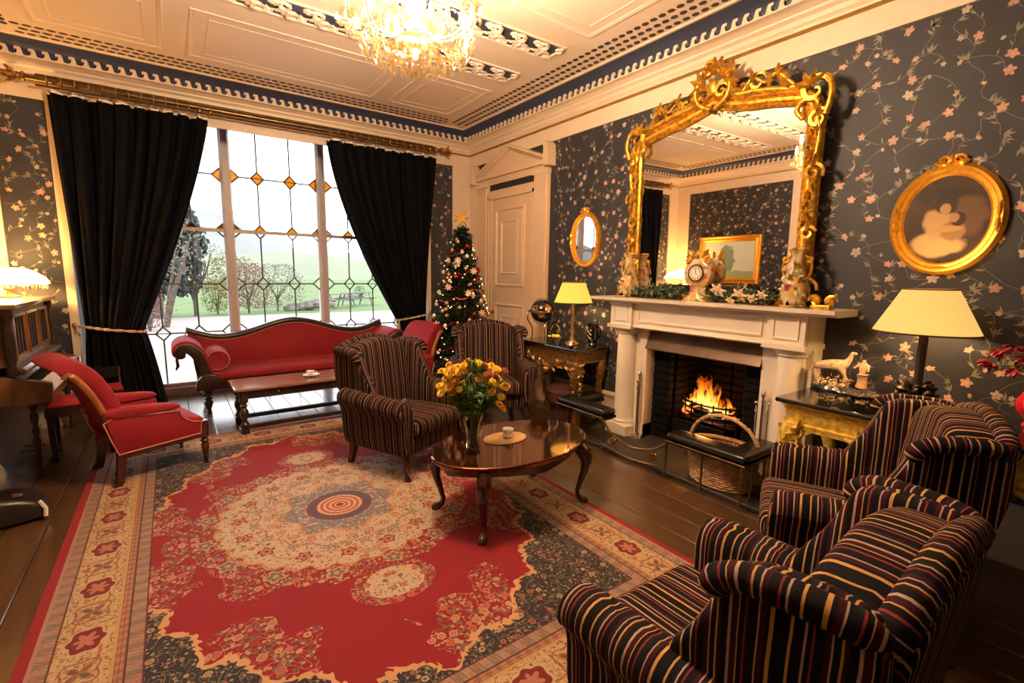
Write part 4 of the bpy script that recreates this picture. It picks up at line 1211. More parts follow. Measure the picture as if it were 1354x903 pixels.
# ---- oval cocktail table -------------------------------------------
simple('table_gloss', (0.125, 0.036, 0.009), 0.08, metal=0.85, var=0.15, scale=5, stretch=(1,8,1), Coat_Weight=0.5, Coat_Roughness=0.03)
OT = (1.82, 2.52); OA = atan2(0.06, 1)
t = thing('oval_table', 'glossy oval mahogany coffee table holding the flower vase', 'table', (*OT, 0), OA)
def ov(a, b, n=48): return [(a*cos(2*pi*k/n), b*sin(2*pi*k/n)) for k in range(n)]
M = MB(); A_, B_ = 0.60, 0.385
prof = [(0.90,0.432),(0.93,0.430),(0.965,0.437),(0.975,0.448),(0.995,0.455),(1.0,0.463),(0.995,0.470),(0.98,0.474)]
M.rings([[(x, y, z) for x, y in ov(A_*k, B_*k if k > 0.9 else B_*k)] for k, z in prof])
M.build('tabletop', 'table_gloss', t, angle=12)
M = MB(); R = []
for k, z0 in ((0.86, 0.432), (0.86, 0.36), (0.82, 0.36), (0.82, 0.432)):
    ring = []
    for i, (x, y) in enumerate(ov(A_*k, B_*k)):
        z = z0 if z0 > 0.4 else z0 + 0.030*abs(sin(4*pi*i/48*1.0))
        ring.append((x, y, z))
    R.append(ring)
M.rings(R, loop=True)
M.build('apron', 'mahogany', t, angle=50)
for sx, sy in ((-1,-1),(1,-1),(-1,1),(1,1)):
    bx, by = sx*0.40, sy*0.235; dx, dy = sx*0.75, sy*0.66
    pr = [(0.0,0.415,0.045),(0.035,0.37,0.046),(0.06,0.31,0.038),(0.05,0.24,0.027),(0.025,0.16,0.020),(0.005,0.09,0.0165),(0.01,0.055,0.018),(0.04,0.03,0.026),(0.06,0.012,0.030),(0.06,0.0,0.026)]
    M = MB(); M.tube([(bx+dx*a, by+dy*a, z) for a, z, r in pr], [r for a, z, r in pr], 12)
    lg = M.build('leg', 'mahogany', t, angle=60)
    M = MB()
    cx, cy = bx+dx*0.085, by+dy*0.085
    tv = Vector((-dy, dx, 0)).normalized()
    for s_ in (-1, 1):
        M.scroll((cx+tv.x*0.018*s_, cy+tv.y*0.018*s_, 0.375), 0.020, tv, (0,0,1), ph=pi/2, d=s_, t=0.006, n=8)
    M.sphere((cx, cy, 0.395), 0.012, 6, 4); M.leaf((cx, cy, 0.375), 0.09, 0.018, tv, (0,0,-1), ang=pi/2, nrm=(dx, dy, 0), h=0.010)
    M.build('knee_carving', 'mahogany', lg)

# vase with bouquet
VX, VY, VZ = 1.500, 2.515, 0.474
t = thing('flower_vase', 'flared clear cut-glass vase on the left end of the oval table', 'vase', (VX, VY, VZ))
vp = [(0.040,0.0),(0.052,0.003),(0.053,0.012),(0.040,0.05),(0.037,0.09),(0.042,0.14),(0.053,0.19),(0.068,0.235),(0.071,0.24),(0.067,0.238),(0.050,0.19),(0.038,0.14),(0.033,0.09),(0.036,0.05),(0.040,0.022),(0.001,0.018)]
R = []
for r_, z in vp:
    R.append([((r_*(1+0.045*(k % 2)*(1 if 0.02 < z < 0.2 else 0)))*cos(2*pi*k/24), (r_*(1+0.045*(k % 2)*(1 if 0.02 < z < 0.2 else 0)))*sin(2*pi*k/24), z) for k in range(24)])
MB().rings(R, cap=True).build('glass_body', 'vase_glass', t, angle=20)
simple('water', (0.75, 0.78, 0.70), 0.05, Transmission_Weight=1.0)
t = thing('flower_bouquet', 'bouquet of orange and yellow chrysanthemums standing in the glass vase', 'flowers', (VX, VY, VZ+0.02))
rf = random.Random(8)
def bloom(s, m1):
    M = MB()
    for ringi, (k, rr, zz, tilt) in enumerate(((14, 1.0, 0.0, 0.25), (12, 0.78, 0.008, 0.55), (8, 0.5, 0.014, 0.9))):
        for i in range(k):
            a = 2*pi*i/k + ringi*0.3; L = s*rr; w = s*0.17
            d = Vector((cos(a)*cos(tilt), sin(a)*cos(tilt), sin(tilt)*0.8)); e = Vector((-sin(a), cos(a), 0)); c = Vector((0,0,zz*s/0.04))
            b0, b1, b2 = c+d*0.12*L, c+d*0.6*L, c+d*L*1.0
            M.add([b0-e*w*0.4, b0+e*w*0.4, b1+e*w, b2+Vector((0,0,-0.003)), b1-e*w], [(0,1,2,3,4)])
    M.cm = 1; M.sphere((0,0,0.012*s/0.04), s*0.22, 8, 4, (1,1,0.6))
    return M
heads = {}
stems = MB(); leaves = MB()
place = []
for i in range(64):
    side = -1 if rf.random() < 0.52 else 1
    a = rf.gauss(0, 1)*0.05; cxl = side*0.11 + rf.gauss(0, 0.05); cyl = rf.gauss(0, 0.06); czl = 0.50 + rf.uniform(-0.08, 0.06) - abs(cxl)*0.25
    place.append((cxl, cyl, czl))
place += [(-0.21,0,0.40),(-0.19,0.03,0.36),(0.20,-0.02,0.38),(0.18,0.02,0.34),(0.12,0.05,0.38),(-0.08,0.05,0.39),(-0.12,0.05,0.36),(0.19,0.04,0.27),(0.17,0.04,0.29)]
vdir = Vector((cos(YAW), -sin(YAW), 0)); wdir = Vector((-sin(YAW), -cos(YAW), 0))
for i, (a, b, c) in enumerate(place):
    p = vdir*a + wdir*b + Vector((0,0,c))
    kind = 'petal_rust' if (a > 0.05 and c > 0.44 and rf.random() < 0.5) else ('petal_yellow' if rf.random() < 0.45 else 'petal_orange')
    out = Vector((p.x, p.y, 0)); up_ = (out.normalized()*0.6 + Vector((0,0,1)) + wdir*0.55 + Vector((rf.gauss(0,.25), rf.gauss(0,.25), 0))).normalized()
    q = up_.to_track_quat('Z', 'Y').to_euler()
    sc_ = rf.uniform(0.75, 1.15)
    if kind not in heads:
        heads[kind] = bloom(0.036, kind).build('flower_head', [kind, 'flower_eye'], t, tuple(p), angle=60)
        heads[kind].rotation_euler = q; heads[kind].scale = (sc_,)*3
    else: dup_part(heads[kind], t, tuple(p), q, (sc_,)*3)
    base = Vector((p.x*0.10, p.y*0.10, 0.0)); mid = Vector((p.x*0.35, p.y*0.35, 0.24))
    P = smooth_path([base, mid, p-up_*0.01], 4); stems.tube(P, 0.0022, 4)
    for _ in range(14):
        k = rf.uniform(0.5, 0.93); b0 = P[int(k*(len(P)-1))]; an = rf.uniform(0, 6.28)
        d = Vector((cos(an), sin(an), rf.uniform(-0.2, 0.9))).normalized(); L = rf.uniform(0.035, 0.075); e = d.cross(Vector((0,0,1))).normalized()*L*0.13; n_ = e.cross(d).normalized()*0.004
        leaves.add([b0, b0+d*L*0.5-e, b0+d*L, b0+d*L*0.5+e, b0+d*L*0.5+n_], [(0,1,4),(1,2,4),(2,3,4),(3,0,4)])
stems.build('stem_bundle', 'stem_green', t, kind='stuff')
leaves.build('foliage', 'leaf_green', t, kind='stuff', flat=True)
# lily buds in the middle
for k, (a, c) in enumerate(((-0.01, 0.50), (0.04, 0.48))):
    p = vdir*a + Vector((0,0,c)); M = MB()
    for q in range(5):
        an = q*1.256; M.leaf(tuple(p), 0.085, 0.013, (cos(an), sin(an), 0), (0,0,1), ang=1.15, nrm=(sin(an), -cos(an), 0), h=0.006)
    M.build('leaf_spray', 'stem_green', t)

# candle glass on a round wooden coaster
t = thing('table_mat', 'pale oval wooden mat at the middle of the oval table', 'mat', (1.80, 2.58, 0.474))
MB().lathe([(0.155,0),(0.16,0.002),(0.16,0.005),(0.155,0.007)], 32, sx=1.0, sy=0.72).build('mat_disc', 'coaster_wood', t)
t = thing('candle_holder', 'small white glass candle holder on the oval mat', 'candle holder', (1.82, 2.575, 0.481))
M = MB(); n = 10
R = []
for r_, z in ((0.026,0.0),(0.036,0.012),(0.030,0.032),(0.037,0.052),(0.036,0.062),(0.030,0.060),(0.026,0.03),(0.001,0.018)):
    R.append([(r_*(1.0+0.12*(k % 2))*cos(pi*k/n), r_*(1.0+0.12*(k % 2))*sin(pi*k/n), z) for k in range(2*n)])
M.rings(R); M.build('glass_cup', 'cup_white', t, angle=20)
MB().lathe([(0.001,0.02),(0.02,0.02),(0.02,0.042),(0.001,0.042)], 12).build('tealight', 'porcelain', t)

# ---- piano ----------------------------------------------------------
t = thing('upright_piano', 'brown wooden upright piano against the left wall under the lit lamp', 'piano', (XL+0.04, 4.87, 0))
PYL = 1.44
MB().box(0.0, 0.34, 0.03, PYL-0.03, 0.05, 1.29).build('case', 'piano_wood', t)
MB().rbox(-0.01, 0.57, -0.02, PYL+0.02, 1.29, 1.325, 0.01, 2).build('lid', 'piano_wood', t)
M = MB(); M.box(0.34, 0.50, 0.05, PYL-0.05, 0.86, 1.29)
M.build('upper_case', 'piano_panel', t)
for y in (0.0, PYL-0.06):
    MB().box(0.0, 0.30, y, y+0.06, 0.0, 1.29).build('end_post', 'piano_wood', t)
    M = MB().lathe([(0.035,0.80),(0.040,0.84),(0.026,0.87),(0.034,0.93),(0.038,1.05),(0.030,1.16),(0.026,1.20),(0.042,1.23),(0.045,1.29)], 12, (0.50, y+0.03, 0)); M.build('column', 'dark_oak', t)
# front panels with fretted slats
for y0, y1 in ((0.12,0.50),(0.54,0.92),(0.96,1.32)):
    M = MB(); frame = [(0,0),(0.02,0.0),(0.024,0.02),(0.008,0.03)]
    M.rings([[(0.50+a, y0+b, 0.90+b), (0.50+a, y1-b, 0.90+b), (0.50+a, y1-b, 1.24-b), (0.50+a, y0+b, 1.24-b)] for a, b in frame], cap=False)
    pn = M.build('front_panel', 'piano_wood', t, flat=True)
    for k in range(4):
        y = y0+0.06+k*(y1-y0-0.12)/3; MB().box(0.498, 0.512, y-0.012, y+0.012, 0.93, 1.21).build('slat', 'dark_oak', pn)
MB().rings([[(0.46,y,0.86),(0.55,y,0.85),(0.57,y,0.83),(0.56,y,0.80),(0.46,y,0.80)] for y in (0.05,PYL-0.05)]).build('music_ledge', 'piano_wood', t, flat=True)
MB().rings([[(0.34,y,0.80),(0.50,y,0.79),(0.53,y,0.73),(0.53,y,0.64),(0.69,y,0.64),(0.69,y,0.58),(0.34,y,0.58)] for y in (0.05,PYL-0.05)]).build('fallboard', 'piano_wood', t, flat=True)
kp = None
for k in range(52):
    yk = 0.065+k*0.0252
    if kp is None: kp = MB().box(0.53, 0.685, 0, 0.0240, 0.640, 0.728).build('white_key', 'paper_white', t, (0, yk, 0), flat=True)
    else: dup_part(kp, t, (0, yk, 0))
kb = None
for k in range(51):
    if k % 7 in (1, 4): continue
    yk = 0.065+k*0.0252+0.018
    if kb is None: kb = MB().box(0.53, 0.625, 0, 0.013, 0.728, 0.742).build('black_key', 'black_iron', t, (0, yk, 0), flat=True)
    else: dup_part(kb, t, (0, yk, 0))
for y in (0.0, PYL-0.06):
    MB().rings([[(x,yy,z) for x, z in ((0.30,0.58),(0.30,0.80),(0.46,0.80),(0.54,0.77),(0.66,0.74),(0.70,0.72),(0.70,0.62),(0.64,0.58))] for yy in (y,y+0.06)]).build('key_cheek', 'piano_wood', t, flat=True)
    MB().lathe(turned_leg(0.60, 0.026), 12, (0.58, y+0.035, 0)).build('leg', 'dark_oak', t)
MB().box(0.30, 0.35, 0.06, PYL-0.06, 0.05, 0.58).build('knee_board', 'piano_panel', t)
MB().box(0.0, 0.36, 0.0, PYL, 0.0, 0.08).build('plinth', 'piano_wood', t)
for y in (0.62, 0.78): MB().rbox(0.36, 0.50, y-0.025, y+0.025, 0.05, 0.065, 0.006, 1).build('pedal', 'brass', t)
# lamp on top of piano: frilled glowing shade
t = thing('piano_lamp', 'brightly lit lamp with a wavy fringed shade on top of the piano', 'lamp', (XL+0.36, 6.04, 1.325))
MB().lathe([(0.07,0),(0.075,0.01),(0.03,0.025),(0.02,0.05),(0.03,0.08),(0.012,0.10),(0.010,0.17)], 16).build('base', 'gilt_dark', t)
R = []
for r_, z, w in ((0.10,0.26,0.0),(0.16,0.235,0.004),(0.225,0.18,0.010),(0.25,0.13,0.016),(0.245,0.115,0.020)):
    R.append([((r_+w*sin(k*pi/2))*cos(2*pi*k/48), (r_+w*sin(k*pi/2))*sin(2*pi*k/48)*1.35, z + w*0.4*sin(k*pi/3)) for k in range(48)])
MB().rings(R, cap=False).build('lamp_shade', 'shade_piano', t)
M = MB()
for k in range(44):
    a = 2*pi*k/44; M.tube([(0.24*cos(a), 0.24*sin(a)*1.35, 0.12),(0.245*cos(a), 0.245*sin(a)*1.35, 0.075+0.012*(k % 2))], 0.006, 4)
M.build('fringe', 'rope_gold', t)
light('piano_lamp_bulb', 'POINT', (XL+0.36, 6.04, 1.325+0.20), PIANO_LAMP_W, (1.0, 0.50, 0.13), shadow_soft_size=0.10)
# framed picture on the left wall
t = thing('framed_picture', 'rectangular gold framed pale landscape, seen reflected in the big mirror', 'picture', (XL, 5.22, 1.80))
R = []
W2, H2 = 0.62, 0.46
for a, b in ((0,0),(0.04,0.0),(0.05,0.02),(0.035,0.05),(0.05,0.075),(0.02,0.11),(0.012,0.115)):
    R.append([(a, -W2+b, -H2+b), (a, W2-b, -H2+b), (a, W2-b, H2-b), (a, -W2+b, H2-b)])
MB().rings(R, cap=False).build('frame', 'gilt_frame', t, angle=20)
MB().box(0.0, 0.012, -W2+0.10, W2-0.10, -H2+0.10, H2-0.10).build('print', 'pale_print', t, flat=True)

# ---- stools by the piano ---------------------------------------------
def stool(name, label, loc, rz, h, back=False):
    t = thing(name, label, 'stool', loc, rz, 'red seated stools by the piano')
    MB().rbox(-0.21, 0.21, -0.17, 0.17, h-0.045, h, 0.02, 2).build('seat_pad', 'stool_red', t)
    MB().box(-0.215, 0.215, -0.175, 0.175, h-0.12, h-0.045).build('apron', 'dark_oak', t)
    for x in (-0.185, 0.185):
        for y in (-0.145, 0.145):
            M = MB(); M.rings([[(x+a*w, y+b*w, z) for a, b in ((-1,-1),(1,-1),(1,1),(-1,1))] for z, w in ((0,0.018),(0.03,0.024),(0.05,0.017),(h-0.05,0.024))])
            M.build('leg', 'dark_oak', t, angle=30)
    if back:
        for x in (-0.20, 0.20): MB().box(x-0.012, x+0.012, 0.14, 0.165, h-0.05, h+0.18).build('back_post', 'steel', t)
        MB().box(-0.20, 0.20, 0.145, 0.16, h+0.06, h+0.18).build('back_rail', 'black_iron', t)
    return t
stool('piano_stool', 'low dark stool with a red pad tucked under the piano keyboard', (-0.70, 5.38, 0), 0.05, 0.50)
lc = stool('low_chair', 'small dark seat with a low back rail and red pad beside the left curtain', (-0.60, 6.08, 0), 0.15, 0.46, True); lc.scale = (0.62, 0.8, 0.95)
# bag and folded cloth at the left edge of the picture
t = thing('travel_bag', 'dark leather bag with a pale buckled strap on the floor at the left edge', 'bag', (-1.02, 4.12, 0), 0.25)
out = [(-0.26,0.0),(0.24,0.0),(0.27,0.04),(0.25,0.11),(0.16,0.17),(-0.05,0.21),(-0.22,0.20),(-0.28,0.12)]
MB().puff(out, -0.16, 0.16, 'y', 0.05, 3).build('bag_body', 'bag_leather', t, sub=1)
MB().tube([(0.235,-0.165,0.03),(0.24,-0.16,0.08),(0.215,-0.14,0.13)], 0.012, 6).build('strap', 'paper_white', t)
MB().rbox(0.10, 0.15, -0.12, -0.08, 0.175, 0.20, 0.008, 2).build('buckle', 'steel', t)
t = thing('folded_cloth', 'rumpled grey cloth lying on the dark bag at the left edge', 'cloth', (-1.10, 4.18, 0.19), 0.3)
rr_ = random.Random(3)
M = MB().rbox(-0.20, 0.15, -0.17, 0.17, 0.0, 0.20, 0.06, 4)
M.fn(lambda x, y, z: (x+0.015*sin(9*z+5*y), y+0.015*sin(14*x), z*(1-0.5*(x/0.25)**2-0.25*(y/0.2)**2)+0.012*sin(17*x+9*y)))
M.build('cloth_folds', 'grey_cloth', t, sub=2)

# ---- carpet ----------------------------------------------------------
t = thing('patterned_rug', 'large red oriental carpet with a cream medallion and flowered border', 'rug', (0.84, 3.18, 0.0))
M = MB(); nx, ny = 2, 2
M.rbox(-1.46, 1.46, -2.10, 2.10, 0.0, 0.010, 0.004, 1)
M.build('pile', 'rug_pile', t, flat=True)
M = MB(); rr_ = random.Random(5)
for i in range(420):
    x = -1.45+2.90*i/419
    for s in (-1, 1): M.add([(x-0.002, s*2.10, 0.004), (x+0.002, s*2.10, 0.004), (x+0.002+rr_.uniform(-.004,.004), s*2.135, 0.001), (x-0.002, s*2.135, 0.001)], [(0,1,2,3)])
M.build('fringe', 'rope_gold', t, kind='stuff', flat=True)

# ---- fireplace -------------------------------------------------------
FC = 2.35
fp = thing('fireplace', 'white marble fireplace with columns and a wide mantel shelf', 'fireplace', (XR, FC, 0))
def yb(y): return y-FC
# shelf and frieze in local coordinates: x negative into the room
M = MB(); M.rings([[(x, y, z) for x, z in ((0,1.345),(-0.33,1.345),(-0.345,1.36),(-0.38,1.365),(-0.385,1.39),(0,1.39))] for y in (-1.09, 1.09)])
M.build('mantel_shelf', 'marble_white', fp, angle=30)
M = MB()
M.box(-0.25, 0, -0.90, 0.90, 1.13, 1.345)
for s in (-1, 1): M.box(-0.285, 0, s*0.76-0.13, s*0.76+0.13, 1.13, 1.345)
M.build('frieze', 'marble_white', fp, flat=True)
M = MB()
for b, g in ((0.0, 0.0),):
    M.rings([[(-0.25-a, -0.58+b_, 1.165+b_), (-0.25-a, 0.58-b_, 1.165+b_), (-0.25-a, 0.58-b_, 1.315-b_), (-0.25-a, -0.58+b_, 1.315-b_)] for a, b_ in ((0,0),(0.012,0.0),(0.012,0.014),(0.0,0.018))], cap=False)
for s in (-1, 1):
    c = s*0.76
    M.rings([[(-0.285-a, c-0.09+b_, 1.165+b_), (-0.285-a, c+0.09-b_, 1.165+b_), (-0.285-a, c+0.09-b_, 1.315-b_), (-0.285-a, c-0.09+b_, 1.315-b_)] for a, b_ in ((0,0),(0.010,0.0),(0.010,0.012),(0.0,0.015))], cap=False)
M.build('frieze_panel', 'marble_white', fp, flat=True)
M = MB()
M.rings([[(x, y, z) for x, z in ((0,1.105),(-0.265,1.105),(-0.285,1.118),(-0.275,1.13),(0,1.13))] for y in (-0.62, 0.62)])
for s in (-1, 1): M.box(-0.31, 0, s*0.76-0.15, s*0.76+0.15, 1.095, 1.13)
M.build('architrave', 'marble_white', fp, flat=True)
for s in (-1, 1):
    c = s*0.765
    MB().lathe([(0.125,0.0),(0.125,0.14),(0.118,0.145),(0.12,0.17),(0.105,0.185),(0.10,0.21),(0.098,0.5),(0.092,1.02),(0.090,1.03),(0.105,1.045),(0.105,1.055),(0.122,1.075),(0.122,1.097)], 28, (-0.165, c, 0)).build('column', 'marble_white', fp)
    MB().box(-0.29, -0.04, c-0.13, c+0.13, 0, 0.13).build('column_base', 'marble_white', fp)
    a0, a1 = (0.55, 0.70) if s > 0 else (-0.70, -0.55)
    MB().box(-0.14, 0, min(s*0.545, s*0.90), max(s*0.545, s*0.90), 0, 1.11).build('pilaster', 'marble_white', fp)
    MB().box(-0.155, 0, min(s*0.545, s*0.66), max(s*0.545, s*0.66), 0, 0.16).build('plinth', 'marble_white', fp)
# hood
M = MB(); M.rings([[(x, y, z) for x, z in ((-0.02,1.10),(-0.09,1.08),(-0.17,0.92),(-0.165,0.91),(-0.08,1.05),(-0.0,1.07))] for y in (-0.545, 0.545)])
M.build('hood', 'hood_metal', fp, angle=30)
M = MB(); M.box(-0.02, 0.10, -0.545, 0.545, 0.94, 1.11); M.build('lintel', 'soot', fp)
# firebox: floor, back, cheeks with bricks
M = MB(); M.box(0.52, 0.60, -0.55, 0.55, 0, 1.25); M.box(-0.02, 0.52, 0.55, 0.60, 0, 1.25); M.box(-0.02, 0.52, -0.60, -0.55, 0, 1.25); M.box(0.0, 0.6, -0.6, 0.6, 1.22, 1.25); M.box(0.0, 0.6, -0.6, 0.6, -0.03, 0.03)
M.build('firebox', 'soot', fp, flat=True)
bp = None
rk = random.Random(6)
for s in (-1, 1):
    for k in range(13):
        z = 0.035+k*0.071
        for j in range(3):                     # face bricks either side of the grate and cheeks
            if j == 0:
                loc = (0.015, s*0.455, z); sc = (1, 1, 1)
            else:
                loc = (0.06+0.22*(j-0.5), s*0.375, z); sc = (1.0, 1.0, 1)
            if bp is None:
                bp = MB().rbox(-0.035, 0.035, -0.095, 0.095, 0.0, 0.064, 0.006, 1).build('brick', 'soot_brick', fp, loc, flat=True); br = bp
            else: br = dup_part(bp, fp, loc)
            if j: br.rotation_euler = (0, 0, pi/2)
            br.location.x += rk.uniform(-0.004, 0.004)
for k in range(13):
    for j in range(4):
        dup_part(bp, fp, (0.47, -0.30+0.2*j, 0.035+k*0.071))
# grate
gr = thing('fire_grate', 'black iron basket grate holding the burning fire', 'grate', (XR+0.18, FC+0.07, -0.08))
for k, z in enumerate((0.36, 0.41, 0.46, 0.51)):
    P = [(0.16,-0.33,z)] + [(0.16-0.26*cos(a), 0.33*sin(a), z) for a in [(-pi/2)*0.92 + i*pi*0.92/10 for i in range(11)]] + [(0.16,0.33,z)]
    MB().tube(P, 0.010, 6).build('bar', 'black_iron', gr)
for i in range(9):
    a = -pi/2*0.85+i*pi*0.85/8; MB().tube([(0.16-0.262*cos(a), 0.33*sin(a), 0.34),(0.16-0.262*cos(a), 0.33*sin(a), 0.53)], 0.008, 6).build('upright', 'black_iron', gr)
for y in (-0.30, 0.30): MB().tube([(-0.03,y,0.50),(-0.03,y,0.115)], 0.014, 6).build('leg', 'black_iron', gr)
M = MB().box(-0.06, 0.18, -0.28, 0.28, 0.33, 0.345); M.build('grate_floor', 'black_iron', gr)
MB().box(-0.16, -0.13, -0.26, 0.26, 0.115, 0.34).build('ash_front', 'soot_brick', gr)
t = thing('burning_fire', 'bright orange fire burning in the grate', 'fire', (XR+0.16, FC+0.07, 0.28))
rg = random.Random(12)
for i in range(16):
    M = MB().sphere((0,0,0), 0.055, 8, 5, (1, rg.uniform(0.8,1.5), 0.75))
    M.fn(lambda x, y, z: (x*(1+rg.uniform(-.15,.15)), y*(1+rg.uniform(-.15,.15)), z*(1+rg.uniform(-.2,.2))))
    M.build('coal', 'ember' if i % 2 else 'soot', t, (rg.uniform(-0.02,0.12), -0.24+0.03*i, rg.uniform(0.04,0.10)), flat=True)
for i, (y, h, w) in enumerate(((-0.16,0.20,0.05),(-0.10,0.34,0.06),(-0.04,0.44,0.065),(0.02,0.46,0.07),(0.08,0.36,0.06),(0.15,0.18,0.05),(0.21,0.24,0.045),(0.26,0.14,0.035),(-0.22,0.13,0.04))):
    R = []
    y = -y+0.04
    for k in range(9):
        q = k/8; ww = w*(0.5+1.1*q)*(1-q)**0.75*1.5+0.002
        cx = 0.05+0.02*sin(3*q+i); cy = y+0.03*sin(5*q+i*1.7)*q
        R.append([(cx+ww*0.6*cos(2*pi*j/8), cy+ww*sin(2*pi*j/8), 0.06+h*0.82*q) for j in range(8)])
    MB().rings(R).build('flame', 'flame', t)
light('fire_glow', 'POINT', (XR+0.12, FC+0.07, 0.50), FIRE_W, (1.0, 0.36, 0.08), shadow_soft_size=0.10)
# hearth slab
MB().rbox(3.14, XR-0.005, 1.22, 3.50, 0.0, 0.035, 0.006, 1).build('hearth_slab', 'hearth_slate')
tag(bpy.data.objects['hearth_slab'], 'dark stone hearth slab in front of the fireplace', 'hearth')

# club fender: two padded corner seats joined by a low brass rail
t = thing('club_fender', 'fireside fender with two black leather seats and brass rails round the hearth', 'fender', (3.15, 2.53, 0.035))
def seat_pad(y0, y1, s):
    M = MB().rbox(-0.09, 0.09, min(y0,y1), max(y0,y1), 0.30, 0.36, 0.028, 3); M.build('seat_pad', 'black_leather', t, sub=1)
    yy = y1
    M = MB().rbox(-0.09, 0.42, min(yy-s*0.18, yy), max(yy-s*0.18, yy), 0.30, 0.36, 0.028, 3); M.build('seat_pad', 'black_leather', t, sub=1)
    MB().tube([(-0.095, y0, 0.295), (-0.095, y1, 0.295), (0.42, y1, 0.295)], 0.008, 6).build('rail', 'antique_brass', t)
for s in (-1, 1):
    seat_pad(s*0.33, s*0.97, s)
    MB().box(-0.08, 0.08, min(s*0.33, s*0.96), max(s*0.33, s*0.96), 0.275, 0.30).build('seat_board', 'black_iron', t)
    MB().box(-0.08, 0.42, min(s*0.80, s*0.96), max(s*0.80, s*0.96), 0.275, 0.30).build('seat_board', 'black_iron', t)
    for y in (0.34, 0.65, 0.95):
        MB().lathe([(0.012,0),(0.014,0.02),(0.008,0.03),(0.008,0.24),(0.013,0.255),(0.012,0.28)], 8, (-0.08, s*y, 0)).build('post', 'antique_brass', t)
    for x in (0.05, 0.22, 0.38):
        MB().lathe([(0.012,0),(0.014,0.02),(0.008,0.03),(0.008,0.24),(0.013,0.255),(0.012,0.28)], 8, (x, s*0.95, 0)).build('post', 'antique_brass', t)
MB().tube(smooth_path([(-0.08,-0.34,0.27),(-0.085,-0.22,0.18),(-0.09,0,0.13),(-0.085,0.22,0.18),(-0.08,0.34,0.28)], 6), 0.011, 8).build('sagging_rail', 'antique_brass', t)
MB().tube(smooth_path([(-0.08,-0.34,0.06),(-0.10,0,0.03),(-0.08,0.34,0.06)], 6), 0.011, 8).build('lower_rail', 'antique_brass', t)
for s in (-1, 1):
    MB().lathe([(0.001,-0.02),(0.03,-0.018),(0.034,0),(0.03,0.018),(0.001,0.02)], 16, (-0.085, s*0.22, 0.115), axis='x').build('boss', 'brass', t)

# log basket
t = thing('log_basket', 'wicker log basket with a hooped handle behind the fender', 'basket', (3.335, 1.88, 0.035), 0.05)
M = MB(); R = []
nb = 40
for k in range(15):
    z = 0.012+k*0.019; q = z/0.28; w = 0.155+0.03*q; l = 0.225+0.04*q; 
    R = []
    M.tube([((w+0.005*((i+k) % 2)*1.6)*cos(2*pi*i/nb)*1.0, (l+0.008*((i+k) % 2))*sin(2*pi*i/nb), z) for i in range(nb)], 0.0088, 4, closed=True)
M.build('wicker_weave', 'wicker', t, angle=60)
M = MB()
for i in range(20):
    a = 2*pi*i/20; M.tube([(0.155*cos(a), 0.225*sin(a), 0),(0.185*cos(a), 0.265*sin(a), 0.285)], 0.008, 5)
M.build('stake', 'wicker', t)
MB().tube([(0.188*cos(2*pi*i/32), 0.268*sin(2*pi*i/32), 0.288) for i in range(32)], 0.017, 6, closed=True).build('rim', 'wicker', t)
M = MB(); M.tube([(0.0, 0.27*cos(a), 0.28+0.24*sin(a)) for a in [pi*i/16 for i in range(17)]], 0.014, 6)
M.tube([(0.012*cos(a*14), 0.27*cos(a)+0.0, 0.28+0.24*sin(a)+0.012*sin(a*14)) for a in [pi*i/48 for i in range(49)]], 0.008, 5)
M.build('handle', 'wicker', t)
rl = random.Random(7)
for i in range(5):
    o = thing('log', ('rightmost split log in the wicker basket', 'split log second from the right in the wicker basket', 'middle split log in the wicker basket', 'split log second from the left in the wicker basket', 'leftmost split log in the wicker basket')[i], 'log', (3.335+rl.uniform(-0.07,0.07), 1.72+0.075*i, 0.20+0.02*(i % 2)), rl.uniform(1.2,1.9), 'logs in the basket')
    MB().lathe([(0.02,-0.14),(0.045,-0.135),(0.048,0.0),(0.042,0.135),(0.02,0.14)], 7, axis='x').build('log_wood', 'log_bark', o, flat=True)
# fire irons
def irons(loc, label, n, h=0.62):
    t = thing('fire_tool_stand', label, 'fire tools', loc)
    MB().lathe([(0.075,0),(0.07,0.012),(0.02,0.025),(0.010,0.05),(0.009,h),(0.02,h+0.02),(0.012,h+0.05),(0.002,h+0.06)], 12).build('stand', 'steel', t)
    for k in range(n):
        a = 2*pi*k/n+0.4; x, y = 0.05*cos(a), 0.05*sin(a)
        o = MB().tube([(x,y,0.06),(x,y,h-0.06)], 0.006, 6); o.sphere((x,y,h-0.04), 0.016, 8, 5); o.tube([(x-0.02,y,h-0.10),(x,y,h-0.085),(x+0.02,y,h-0.10)], 0.006, 5)
        o.build('tool', 'steel', t)
irons((3.60, 1.74, 0.035), 'steel fire irons leaning at the right side of the hearth', 3, 0.66)
irons((3.62, 2.93, 0.035), 'slim brass fire irons beside the left marble column', 2, 0.60)
t = thing('pouffe', 'low round brown footstool beside the left end of the fender', 'footstool', (3.38, 3.74, 0))
MB().lathe([(0.16,0),(0.17,0.03),(0.14,0.05),(0.14,0.20),(0.19,0.24),(0.21,0.30),(0.20,0.37),(0.15,0.41),(0.001,0.42)], 24).build('cushion', 'brown_pouffe', t)

